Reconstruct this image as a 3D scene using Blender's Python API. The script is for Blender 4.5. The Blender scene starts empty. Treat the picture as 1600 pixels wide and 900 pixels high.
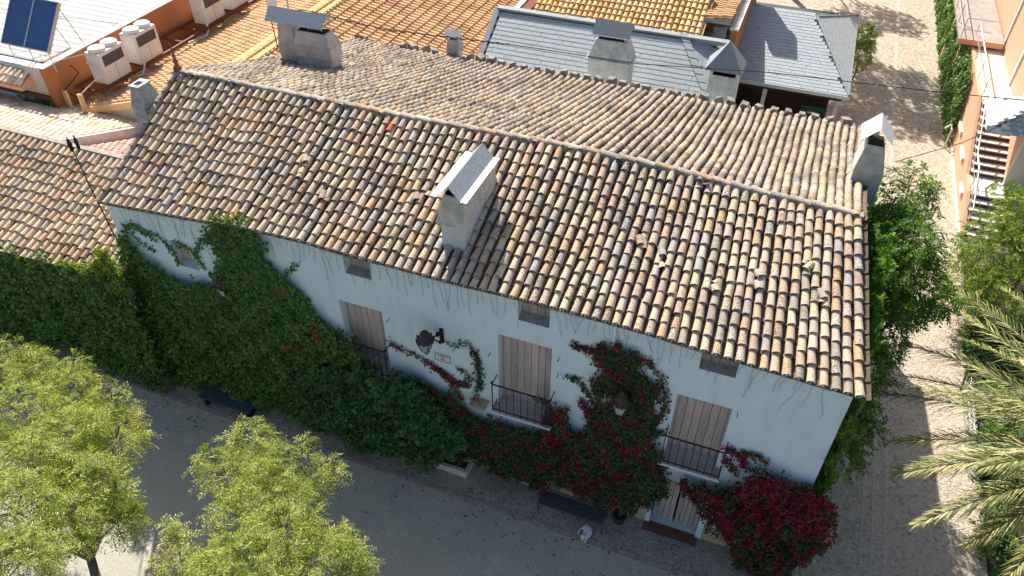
import bpy, math, random
import numpy as np
from mathutils import Vector, Matrix
random.seed(7); rng = np.random.default_rng(11)
S = bpy.context.scene
COL = S.collection
# ------------------------------------------------------------------ camera, sky, sun, exposure
cam_d = bpy.data.cameras.new('camera'); cam = bpy.data.objects.new('camera', cam_d); COL.objects.link(cam)
cam.location = (15.377, -11.079, 17.356)
cam.rotation_euler = (math.radians(48.246), math.radians(0.023), math.radians(21.187))
cam_d.sensor_width = 36; cam_d.lens = 26.80; cam_d.clip_end = 2000; cam_d.clip_start = .1
S.camera = cam
SUNDIR = Vector((-3.4, 5.0, 5.55)).normalized()          # towards the sun
W = bpy.data.worlds.new("World"); S.world = W; W.use_nodes = True
wn = W.node_tree; wn.nodes.clear()
sky = wn.nodes.new('ShaderNodeTexSky'); sky.sky_type = 'NISHITA'; sky.sun_disc = False
sky.sun_elevation = math.asin(SUNDIR.z); sky.sun_rotation = math.atan2(SUNDIR.x, SUNDIR.y)
sky.air_density = 1.0; sky.dust_density = 2.2; sky.ozone_density = .6
bg = wn.nodes.new('ShaderNodeBackground'); bg.inputs[1].default_value = .095
wo = wn.nodes.new('ShaderNodeOutputWorld')
wn.links.new(sky.outputs[0], bg.inputs[0]); wn.links.new(bg.outputs[0], wo.inputs[0])
sd = bpy.data.lights.new('sun', 'SUN'); sun = bpy.data.objects.new('sun', sd); COL.objects.link(sun)
sd.energy = 5.0; sd.angle = math.radians(.5); sd.color = (1, .95, .86)
sun.rotation_euler = SUNDIR.to_track_quat('Z', 'Y').to_euler()
S.view_settings.view_transform = 'Standard'; S.view_settings.look = 'None'
S.view_settings.exposure = .72; S.view_settings.gamma = 1
S.render.engine = 'CYCLES'

# ------------------------------------------------------------------ materials
class NT:
    def __init__(s, name):
        s.m = bpy.data.materials.new(name); s.m.use_nodes = True; s.t = s.m.node_tree; s.n = s.t.nodes
        s.b = s.n['Principled BSDF']; s.b.inputs['Roughness'].default_value = .85
        s.b.inputs['Specular IOR Level'].default_value = .25
    def new(s, k, **kw):
        x = s.n.new(k)
        for a, b in kw.items():
            if a.startswith('i_'):
                x.inputs[int(a[2:])].default_value = b
            else: setattr(x, a, b)
        return x
    def l(s, a, b): s.t.links.new(a, b)
    def pos(s): return s.new('ShaderNodeNewGeometry').outputs['Position']
    def noise(s, sc, det=4, rough=.6, vec=None):
        x = s.new('ShaderNodeTexNoise'); x.inputs['Scale'].default_value = sc; x.inputs['Detail'].default_value = det
        x.inputs['Roughness'].default_value = rough
        s.l(vec if vec else s.pos(), x.inputs['Vector']); return x.outputs['Fac']
    def ramp(s, fac, stops, interp='LINEAR'):
        r = s.new('ShaderNodeValToRGB'); r.color_ramp.interpolation = interp
        e = r.color_ramp.elements
        while len(e) > 1: e.remove(e[-1])
        e[0].position = stops[0][0]; c = stops[0][1]; e[0].color = (*c, 1) if len(c) == 3 else c
        for p, c in stops[1:]:
            k = e.new(p); k.color = (*c, 1)
        s.l(fac, r.inputs[0]); return r.outputs[0]
    def mix(s, f, a, b, mode='MIX'):
        x = s.new('ShaderNodeMix', data_type='RGBA', blend_type=mode)
        if isinstance(f, float): x.inputs[0].default_value = f
        else: s.l(f, x.inputs[0])
        for v, i in ((a, 6), (b, 7)):
            if isinstance(v, tuple): x.inputs[i].default_value = (*v, 1)
            else: s.l(v, x.inputs[i])
        return x.outputs[2]
    def math(s, op, a, b=0.):
        x = s.new('ShaderNodeMath', operation=op)
        for v, i in ((a, 0), (b, 1)):
            if isinstance(v, (float, int)): x.inputs[i].default_value = v
            else: s.l(v, x.inputs[i])
        return x.outputs[0]
    def bump(s, h, st=.5, d=.02):
        b = s.new('ShaderNodeBump'); b.inputs['Strength'].default_value = st; b.inputs['Distance'].default_value = d
        s.l(h, b.inputs['Height']); s.l(b.outputs[0], s.b.inputs['Normal'])
    def out(s, c):
        if isinstance(c, tuple): s.b.inputs['Base Color'].default_value = (*c, 1)
        else: s.l(c, s.b.inputs['Base Color'])
        return s.m

def plain(name, c, var=.18, sc=6., rough=.85, metal=0., bump=.3, spots=None):
    m = NT(name); f = m.noise(sc, 5)
    c0 = tuple(x * (1 - var) for x in c); c1 = tuple(min(1, x * (1 + var)) for x in c)
    col = m.ramp(f, [(.3, c0), (.7, c1)])
    if spots:
        f2 = m.noise(spots[0], 6, .7); col = m.mix(m.ramp(f2, [(spots[2], (0, 0, 0)), (min(1, spots[2] + .08), (1, 1, 1))]), col, spots[1])
    m.b.inputs['Roughness'].default_value = rough; m.b.inputs['Metallic'].default_value = metal
    if bump: m.bump(m.noise(sc * 8, 3), bump, .01)
    return m.out(col)

def tile_material(name, palette, lichen=(.085, .08, .075), lich_at=.60, moss=True):
    m = NT(name)
    oi = m.new('ShaderNodeObjectInfo'); at = m.new('ShaderNodeAttribute', attribute_name='tint')
    r = m.math('FRACT', m.math('ADD', m.math('MULTIPLY', oi.outputs['Random'], 1.0), at.outputs['Fac']))
    n = len(palette)
    col = m.ramp(r, [(i / n, c) for i, c in enumerate(palette)], 'CONSTANT')
    r2 = m.math('FRACT', m.math('MULTIPLY', r, 37.31))
    col = m.mix(1., col, m.ramp(r2, [(0, (.74, .74, .74)), (1, (1.18, 1.18, 1.18))]), 'MULTIPLY')
    # clouds of bleached and sooty clay
    col = m.mix(m.ramp(m.noise(9, 4), [(.42, (0, 0, 0)), (.7, (.5, .5, .5) if moss else (0, 0, 0))]), col, (.58, .51, .42))
    # lichen freckles: more on some tiles than on others
    thr = m.math('ADD', m.math('ADD', m.noise(42, 5, .7), m.math('MULTIPLY', r2, .16)), m.math('MULTIPLY', m.math('SUBTRACT', m.noise(.7, 5), .5), .34 if moss else 0.))
    col = m.mix(m.ramp(thr, [(lich_at, (0, 0, 0)), (lich_at + .06, (.85, .85, .85))]), col, lichen)
    if moss:
        col = m.mix(m.ramp(m.noise(60, 3, .6), [(.66, (0, 0, 0)), (.72, (.6, .6, .6))]), col, (.62, .60, .52))
    m.bump(m.noise(70, 4), .6, .008)
    m.b.inputs['Roughness'].default_value = .92
    return m.out(col)

old_pal = [(.64, .49, .33), (.60, .44, .28), (.68, .56, .39), (.39, .32, .245), (.62, .47, .30), (.53, .42, .31), (.45, .36, .27),
           (.68, .56, .40), (.58, .38, .23), (.48, .40, .32), (.64, .50, .32), (.52, .36, .25), (.58, .49, .38), (.67, .52, .35), (.58, .43, .31), (.62, .42, .22), (.65, .53, .39)]
M = {}
old_pal = [(a, b * .985, c * .99) for a, b, c in old_pal] + [(.46, .42, .38), (.60, .46, .37)]
M['tile'] = tile_material('old_clay_tile', old_pal, lich_at=.62)
M['annex_tile'] = tile_material('annex_clay_tile', [(.70, .52, .34), (.64, .43, .27), (.72, .56, .38), (.62, .40, .25), (.52, .42, .31), (.70, .50, .31), (.42, .34, .27), (.72, .59, .42)], lich_at=.64)
M['orange_tile'] = tile_material('orange_clay_tile', [(.68, .42, .22), (.72, .46, .25), (.64, .385, .20), (.70, .44, .235)], lich_at=.90, moss=False)
M['yellow_tile'] = tile_material('yellow_clay_tile', [(.80, .56, .26), (.78, .50, .22), (.82, .60, .32), (.74, .45, .20)], lich_at=.90, moss=False)
M['pale_tile'] = tile_material('pale_clay_tile', [(.78, .62, .45), (.80, .68, .53), (.76, .58, .41), (.82, .72, .58)], lich_at=.85, moss=False)
M['pink_tile'] = tile_material('pink_clay_tile', [(.60, .36, .30), (.62, .40, .33), (.56, .32, .26)], lich_at=.85, moss=False)
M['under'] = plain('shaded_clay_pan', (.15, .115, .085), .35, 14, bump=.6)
M['mortar'] = plain('roof_mortar', (.36, .31, .25), .3, 7, bump=.7, spots=(14, (.14, .13, .12), .60))
M['ridge'] = tile_material('ridge_clay', [(.48, .39, .29), (.42, .33, .25), (.52, .44, .34), (.52, .33, .18), (.38, .33, .28), (.54, .48, .38)], lich_at=.62)
M['deck'] = plain('roof_deck', (.22, .17, .13), .2, 5)

def wall_mat(name, c, stain=(.45, .42, .38), amt=.5):
    m = NT(name); f = m.noise(1.3, 6)
    mp = m.new('ShaderNodeMapping'); m.l(m.pos(), mp.inputs[0]); mp.inputs['Scale'].default_value = (3.2, 3.2, .5)
    f2 = m.noise(1.0, 6, .65, mp.outputs[0])
    col = m.ramp(f, [(.3, tuple(x * .93 for x in c)), (.7, c)])
    col = m.mix(m.ramp(f2, [(.52, (0, 0, 0)), (.76, (amt, amt, amt))]), col, stain)
    m.bump(m.noise(28, 6), .35, .012)
    return m.out(col)
M['white'] = wall_mat('white_lime_wall', (.67, .80, .85), (.47, .52, .51), .45)
M['ochre'] = wall_mat('ochre_base_band', (.50, .40, .26), (.3, .24, .17), .6)
M['jamb'] = wall_mat('painted_reveal', (.60, .64, .65), (.4, .38, .35), .5)
M['cement'] = plain('grey_render', (.52, .50, .46), .25, 5, bump=.6, spots=(9, (.2, .19, .18), .63))
M['pinkcement'] = plain('pinkish_render', (.56, .50, .45), .2, 4, bump=.5, spots=(8, (.3, .25, .22), .66))
M['bluecement'] = plain('weathered_blue_grey_render', (.36, .37, .37), .25, 6, bump=.6, spots=(11, (.16, .16, .16), .62))
M['orangewall'] = wall_mat('orange_painted_wall', (.50, .19, .075), (.30, .11, .05), .5)
M['salmon'] = wall_mat('salmon_painted_wall', (.74, .42, .27), (.5, .26, .16), .4)
M['cream'] = wall_mat('cream_wall', (.70, .62, .50), (.5, .42, .32), .4)
M['paleband'] = wall_mat('pale_stone_trim', (.76, .70, .62), (.5, .45, .4), .4)
M['redpaint'] = plain('dark_red_paint', (.20, .055, .035), .3, 8)
M['redsteel'] = plain('red_oxide_steel', (.16, .05, .035), .3, 10, .6)
M['iron'] = plain('black_iron', (.022, .022, .024), .2, 20, .55, .3, .2)
M['bronze'] = plain('brown_lantern_metal', (.075, .055, .045), .4, 24, .55, .4)
M['lampglass'] = plain('frosted_lamp_glass', (.36, .37, .36), .1, 10, .3, bump=0)
M['zinc'] = plain('galvanised_sheet', (.46, .47, .47), .22, 16, .42, .55, .2, spots=(7, (.22, .22, .23), .66))
M['whitezinc'] = plain('pale_metal_sheet', (.60, .62, .61), .1, 12, .45, .2, .1, spots=(6, (.35, .33, .3), .7))
M['sillstone'] = plain('brown_grey_sill', (.36, .32, .29), .25, 9)
M['soot'] = plain('soot_black', (.012, .011, .010), .2, 10)
M['glazed'] = plain('terracotta_glazed', (.30, .10, .055), .3, 15, .5)
M['twig'] = plain('dry_twig', (.20, .16, .12), .4, 40)
M['bark'] = plain('grey_brown_bark', (.14, .11, .085), .4, 18, bump=.8)
M['acpaint'] = plain('off_white_metal_paint', (.72, .69, .64), .06, 5, .55, bump=.05, spots=(9, (.45, .4, .34), .74))
M['acdark'] = plain('dark_grille', (.035, .034, .03), .3, 60, .6)
M['acgrey'] = plain('grey_fan_guard', (.42, .42, .41), .2, 40, .5, .3)
M['pipe'] = plain('white_pipe_cover', (.66, .64, .6), .1, 8, .6)
M['rope'] = plain('old_rope_cable', (.035, .03, .028), .4, 30)
M['bulbwire'] = plain('thin_grey_wire', (.10, .095, .09), .3, 30)
M['plaque'] = plain('plaque_enamel', (.70, .72, .72), .05, 10, .4)
M['ink'] = plain('black_paint', (.02, .02, .025), .1, 10)
M['catfur'] = plain('white_cat_fur', (.74, .75, .74), .08, 30, .9, bump=.6)
M['catear'] = plain('pink_grey_ear', (.42, .30, .27), .1, 30)
M['pot'] = plain('dark_pot', (.05, .05, .045), .3, 20)
M['terracotta'] = plain('terracotta_pot_clay', (.42, .30, .22), .25, 10)
M['stoneedge'] = plain('whitewashed_stone', (.58, .55, .49), .2, 8, bump=.6)
M['soil'] = plain('dark_soil', (.045, .035, .026), .5, 12, bump=1.)
M['redstep'] = plain('red_brown_step', (.16, .075, .055), .3, 10)
M['white_net'] = plain('white_withy', (.66, .64, .60), .15, 20)
M['stonegrey'] = plain('rough_roof_stone', (.30, .26, .22), .45, 9, bump=1., spots=(20, (.12, .11, .10), .58))
M['panel'] = plain('solar_absorber', (.05, .115, .27), .12, 2, .35, bump=0)
M['alu'] = plain('aluminium', (.5, .5, .5), .1, 10, .4, .6, .05)
M['floor_grey'] = plain('grey_terrace_floor', (.34, .30, .28), .2, 3)
M['darkwood'] = plain('dark_interior_wood', (.05, .028, .018), .3, 8)
M['bench'] = plain('blue_grey_bench_paint', (.055, .075, .095), .35, 30, .6, .2)

def wood_mat(name, c):
    m = NT(name); mp = m.new('ShaderNodeMapping'); m.l(m.pos(), mp.inputs[0]); mp.inputs['Scale'].default_value = (22, 22, 2.2)
    oi = m.new('ShaderNodeObjectInfo')
    f = m.noise(1.2, 6, .65, mp.outputs[0])
    col = m.ramp(f, [(.3, tuple(x * .72 for x in c)), (.7, tuple(x * 1.12 for x in c))])
    col = m.mix(1., col, m.ramp(oi.outputs['Random'], [(0, (.82, .82, .82)), (1, (1.12, 1.10, 1.08))]), 'MULTIPLY')
    m.bump(f, .4, .01); return m.out(col)
M['shutter'] = wood_mat('weathered_pinkish_boards', (.54, .45, .41))
M['attic_wood'] = wood_mat('grey_weathered_boards', (.46, .40, .36))

def slate_mat(name, c):
    m = NT(name); at = m.new('ShaderNodeAttribute', attribute_name='tint')
    col = m.ramp(at.outputs['Fac'], [(0, tuple(x * .80 for x in c)), (.5, c), (1, tuple(x * 1.14 for x in c))])
    col = m.mix(m.ramp(m.noise(5, 5), [(.45, (0, 0, 0)), (.75, (.4, .4, .4))]), col, (.40, .43, .43))
    m.b.inputs['Roughness'].default_value = .62; m.b.inputs['Specular IOR Level'].default_value = .4
    m.bump(m.noise(60, 3), .3, .004); return m.out(col)
M['slate'] = slate_mat('blue_grey_slate', (.33, .365, .38))
M['slate_dark'] = plain('slate_backing', (.06, .065, .07), .2, 8)
M['slate_flash'] = plain('zinc_flashing', (.25, .28, .295), .12, 5, .7, 0, .1)

# ground materials
def gravel_mat(name, c, c2, sc=70., big=.6, bump=.5):
    m = NT(name); v = m.new('ShaderNodeTexVoronoi'); v.inputs['Scale'].default_value = sc; m.l(m.pos(), v.inputs['Vector'])
    col = m.ramp(m.noise(sc * 1.3, 3, .7), [(.35, tuple(x * .75 for x in c)), (.65, tuple(x * 1.2 for x in c))])
    col = m.mix(m.ramp(m.noise(big, 6, .6), [(.38, (0, 0, 0)), (.66, (1, 1, 1))]), col, m.mix(.5, col, c2))
    col = m.mix(m.ramp(m.noise(2.6, 7, .75), [(.60, (0, 0, 0)), (.70, (.35, .35, .35))]), col, tuple(x * .45 for x in c))
    col = m.mix(1., col, m.ramp(m.noise(11, 6, .75), [(.32, (.80, .80, .80)), (.66, (1.13, 1.12, 1.09))]), 'MULTIPLY')
    col = m.mix(m.ramp(m.noise(24, 3, .8), [(.66, (0, 0, 0)), (.70, (.6, .6, .6))]), col, tuple(x * .5 for x in c))
    col = m.mix(m.ramp(m.noise(1.7, 5, .6), [(.55, (0, 0, 0)), (.68, (.4, .4, .4))]), col, tuple(x * 1.35 for x in c))
    m.bump(v.outputs['Distance'], bump, .01); return m.out(col)
M['patio'] = gravel_mat('compacted_grit', (.40, .375, .32), (.50, .46, .38), 48., .45, .7)
M['earth'] = gravel_mat('bare_earth', (.20, .17, .13), (.28, .24, .18), 20.)
def cobble_mat(name, stone, grout, sc):
    m = NT(name); v = m.new('ShaderNodeTexVoronoi', feature='DISTANCE_TO_EDGE'); v.inputs['Scale'].default_value = sc
    v2 = m.new('ShaderNodeTexVoronoi'); v2.inputs['Scale'].default_value = sc
    mp = m.new('ShaderNodeMapping'); m.l(m.pos(), mp.inputs[0]); mp.inputs['Scale'].default_value = (1, 1, .01)
    m.l(mp.outputs[0], v.inputs['Vector']); m.l(mp.outputs[0], v2.inputs['Vector'])
    sep = m.new('ShaderNodeSeparateColor'); m.l(v2.outputs['Color'], sep.inputs[0])
    sc_ = m.ramp(sep.outputs[0], [(0, tuple(x * .55 for x in stone)), (.5, stone), (1, tuple(min(.8, x * 1.35) for x in stone))])
    e = m.ramp(v.outputs['Distance'], [(.02, (0, 0, 0)), (.16, (1, 1, 1))])
    col = m.mix(e, grout, sc_)
    col = m.mix(m.ramp(m.noise(1.1, 5), [(.42, (0, 0, 0)), (.72, (.5, .5, .5))]), col, tuple(x * 1.15 for x in grout))
    m.bump(e, .7, .02); return m.out(col)
M['cobble'] = cobble_mat('pebble_paving', (.46, .375, .30), (.52, .435, .35), 13.)
M['cobble_dark'] = cobble_mat('dark_pebble_paving', (.24, .21, .19), (.46, .39, .32), 14.)
M['flag'] = cobble_mat('worn_flagstone', (.50, .42, .325), (.43, .355, .275), 8.5)
M['strip'] = plain('pinkish_stone_strip', (.50, .42, .35), .25, 9)
M['kerb'] = plain('pink_kerb_stone', (.34, .27, .225), .3, 7, bump=.6)

def leaf_mat(name, stops, trans=.35, rough=.5):
    m = NT(name); at = m.new('ShaderNodeAttribute', attribute_name='tint')
    col = m.ramp(at.outputs['Fac'], stops)
    m.b.inputs['Roughness'].default_value = rough; m.b.inputs['Specular IOR Level'].default_value = .4
    m.out(col)
    tr = m.new('ShaderNodeBsdfTranslucent'); m.l(m.mix(1., col, (1.25, 1.2, .6), 'MULTIPLY'), tr.inputs[0])
    mx = m.new('ShaderNodeMixShader'); mx.inputs[0].default_value = trans
    m.l(m.b.outputs[0], mx.inputs[1]); m.l(tr.outputs[0], mx.inputs[2]); m.l(mx.outputs[0], m.n['Material Output'].inputs[0])
    return m.m
M['ivy'] = leaf_mat('ivy_leaf', [(0, (.024, .065, .012)), (.4, (.075, .18, .033)), (.8, (.18, .33, .07)), (.97, (.22, .33, .07)), (1, (.40, .10, .02))])
M['shrub'] = leaf_mat('shrub_leaf', [(0, (.028, .075, .02)), (.5, (.075, .18, .045)), (1, (.16, .30, .08))])
M['creeper'] = leaf_mat('wisteria_leaf', [(0, (.035, .09, .012)), (.5, (.10, .215, .022)), (1, (.25, .40, .045))], .4)
M['feather'] = leaf_mat('feathery_tree_leaf', [(0, (.06, .10, .022)), (.33, (.24, .31, .055)), (.6, (.47, .53, .13)), (.85, (.72, .74, .38)), (.95, (.64, .57, .42)), (1, (.44, .38, .36))], .45)
M['bract'] = leaf_mat('bougainvillea_bract', [(0, (.14, .006, .02)), (.6, (.30, .014, .04)), (1, (.50, .03, .085))], .3)
M['bougleaf'] = leaf_mat('bougainvillea_leaf', [(0, (.018, .042, .014)), (.6, (.045, .095, .028)), (.95, (.09, .14, .04)), (1, (.2, .06, .03))])
M['palmleaf'] = leaf_mat('palm_leaflet', [(0, (.035, .05, .015)), (.4, (.13, .15, .04)), (.75, (.34, .33, .09)), (1, (.66, .58, .26))], .25)
M['yellowgreen'] = leaf_mat('citrus_leaf', [(0, (.06, .13, .015)), (.5, (.17, .28, .035)), (.9, (.36, .42, .06)), (1, (.5, .42, .08))], .4)
M['ivy_bright'] = M['creeper']

# ------------------------------------------------------------------ mesh helpers
def arrays_mesh(name, V, F, tint=None, tint_faces=True):
    me = bpy.data.meshes.new(name); V = np.asarray(V, np.float32); F = np.asarray(F, np.int32); k = F.shape[1]
    me.vertices.add(len(V)); me.vertices.foreach_set('co', V.ravel())
    me.loops.add(F.size); me.loops.foreach_set('vertex_index', F.ravel())
    me.polygons.add(len(F)); me.polygons.foreach_set('loop_start', np.arange(0, F.size, k, dtype=np.int32))
    me.polygons.foreach_set('loop_total', np.full(len(F), k, np.int32))
    me.update(calc_edges=True); me.polygons.foreach_set('use_smooth', np.zeros(len(F), bool))
    if tint is not None:
        a = me.attributes.new('tint', 'FLOAT', 'FACE' if len(tint) == len(F) else 'POINT'); a.data.foreach_set('value', np.asarray(tint, np.float32))
    return me

def name_mesh(me, name): me.name = name + '_mesh'; return me
def link(o, name=None):
    COL.objects.link(o); return o
def meshobj(name, me, mat, parent=None, smooth=False, kind=None, label=None):
    o = bpy.data.objects.new(name, me); COL.objects.link(o)
    if mat is not None and len(me.materials) == 0: me.materials.append(mat)
    if smooth: me.polygons.foreach_set('use_smooth', np.ones(len(me.polygons), bool))
    if parent is not None:
        o.parent = parent
        if parent.type == 'EMPTY': o.matrix_parent_inverse = Matrix.Translation(-parent.location)
    if kind: o['kind'] = kind
    if label: o['label'] = label
    return o
def thing(name, label, cat, loc=(0, 0, 0), group=None):
    o = bpy.data.objects.new(name, None); COL.objects.link(o); o.location = loc; o.empty_display_size = .2
    tag(o, label, cat, group); return o
def tag(o, label, cat, group=None):
    o['label'] = label; o['category'] = cat
    if group: o['group'] = group
    return o
def dup(root, loc, label=None, rotz=0, scale=None):
    r = root.copy(); COL.objects.link(r); r.location = loc
    if rotz: r.rotation_euler = (0, 0, rotz)
    if scale: r.scale = scale
    if label: r['label'] = label
    for ch in root.children:
        c = ch.copy(); COL.objects.link(c); c.parent = r
        for g in ch.children:
            d = g.copy(); COL.objects.link(d); d.parent = c
    return r

class MB:
    def __init__(s): s.v = []; s.f = []
    def add(s, vs, fs):
        n = len(s.v); s.v += [tuple(v) for v in vs]; s.f += [tuple(i + n for i in f) for f in fs]; return s
    def box(s, x0, y0, z0, x1, y1, z1):
        return s.add([(x0, y0, z0), (x1, y0, z0), (x1, y1, z0), (x0, y1, z0), (x0, y0, z1), (x1, y0, z1), (x1, y1, z1), (x0, y1, z1)],
                     [(0, 3, 2, 1), (4, 5, 6, 7), (0, 1, 5, 4), (1, 2, 6, 5), (2, 3, 7, 6), (3, 0, 4, 7)])
    def hexa(s, low, up):
        return s.add(list(low) + list(up), [(0, 3, 2, 1), (4, 5, 6, 7), (0, 1, 5, 4), (1, 2, 6, 5), (2, 3, 7, 6), (3, 0, 4, 7)])
    def frustum(s, a, b):   # a,b = (x0,y0,x1,y1,z)
        q = lambda t: [(t[0], t[1], t[4]), (t[2], t[1], t[4]), (t[2], t[3], t[4]), (t[0], t[3], t[4])]
        return s.hexa(q(a), q(b))
    def slab(s, pts, th):   # a flat polygon given thickness downwards
        n = len(pts); low = [(p[0], p[1], p[2] - th) for p in pts]
        return s.add(list(pts) + low, [tuple(range(n)), tuple(range(2 * n - 1, n - 1, -1))] + [((i + 1) % n, i, n + i, n + (i + 1) % n) for i in range(n)])
    def tube(s, pts, r, n=6, caps=True):
        pts = [Vector(p) for p in pts]; R = r if isinstance(r, (list, tuple)) else [r] * len(pts)
        b = len(s.v); prev = None
        for i, p in enumerate(pts):
            d = (pts[min(i + 1, len(pts) - 1)] - pts[max(i - 1, 0)]).normalized()
            u = prev - d * prev.dot(d) if prev is not None else d.orthogonal()
            if u.length < 1e-4: u = d.orthogonal()
            u.normalize(); w = d.cross(u); prev = u
            for k in range(n):
                a = 2 * math.pi * k / n; s.v.append(tuple(p + (u * math.cos(a) + w * math.sin(a)) * R[i]))
        for i in range(len(pts) - 1):
            for k in range(n):
                s.f.append((b + i * n + k, b + i * n + (k + 1) % n, b + (i + 1) * n + (k + 1) % n, b + (i + 1) * n + k))
        if caps:
            s.f.append(tuple(b + k for k in reversed(range(n)))); s.f.append(tuple(b + (len(pts) - 1) * n + k for k in range(n)))
        return s
    def lathe(s, prof, n=10, c=(0, 0, 0)):
        b = len(s.v)
        for r, z in prof:
            for k in range(n):
                a = 2 * math.pi * k / n; s.v.append((c[0] + r * math.cos(a), c[1] + r * math.sin(a), c[2] + z))
        for i in range(len(prof) - 1):
            for k in range(n): s.f.append((b + i * n + k, b + i * n + (k + 1) % n, b + (i + 1) * n + (k + 1) % n, b + (i + 1) * n + k))
        s.f.append(tuple(b + k for k in reversed(range(n)))); s.f.append(tuple(b + (len(prof) - 1) * n + k for k in range(n)))
        return s
    def obj(s, name, mat, parent=None, smooth=False, kind=None, label=None, bevel=0):
        me = bpy.data.meshes.new(name); me.from_pydata(s.v, [], s.f); me.update()
        o = meshobj(name, me, mat, parent, smooth, kind, label)
        if bevel:
            b = o.modifiers.new('bevel', 'BEVEL'); b.width = bevel; b.segments = 2; b.limit_method = 'ANGLE'
        return o

def replicate(T, F, O, B, tint=None):
    """template verts T(k,3), faces F, origins O(n,3), bases B(n,3,3) columns = local axes"""
    n, k = len(O), len(T)
    V = np.einsum('nij,kj->nki', B, T) + O[:, None, :]
    FF = (F[None] + (np.arange(n) * k)[:, None, None]).reshape(-1, F.shape[1])
    t = None if tint is None else np.repeat(tint, len(F))
    return V.reshape(-1, 3), FF, t

def cover_template(L=.43, r0=.088, r1=.072, th=.014, n=6, flat=1.0):
    """barrel tile seen from above: lower (wide) end at v=0, upper end at v=L. axes: x across, y up slope, z normal"""
    V = []
    for (r, v, dz) in ((r0, 0, .034), (r1, L, -.004), (r0 - th, 0.0, .034), (r1 - th, L, -.004)):
        for k in range(n + 1):
            a = math.pi * k / n; V.append((-r * math.cos(a), v, dz + flat * r * math.sin(a)))
    m = n + 1; F = []
    for k in range(n):
        F.append((k, k + 1, m + k + 1, m + k)); F.append((k + 1, k, 2 * m + k, 2 * m + k + 1))
        F.append((2 * m + k + 1, 2 * m + k, 3 * m + k, 3 * m + k + 1))
    F.append((0, m, 3 * m, 2 * m)); F.append((m - 1, 3 * m - 1, 4 * m - 1, 2 * m - 1))
    return np.array(V), np.array(F)
def pan_template(L=.45, r0=.085, r1=.10, n=4):
    V = []
    for (r, v, dz) in ((r0, 0, .03), (r1, L, 0.004)):
        for k in range(n + 1):
            a = math.pi * k / n; V.append((-r * math.cos(a), v, dz - r * .55 * math.sin(a) + .03))
    V += [(x, y, z - .03) for x, y, z in V[:n + 1]]
    m = n + 1; F = [(k, k + 1, m + k + 1, m + k) for k in range(n)] + [(k + 1, k, 2 * m + k, 2 * m + k + 1) for k in range(n)]
    return np.array(V), np.array(F)

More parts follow.
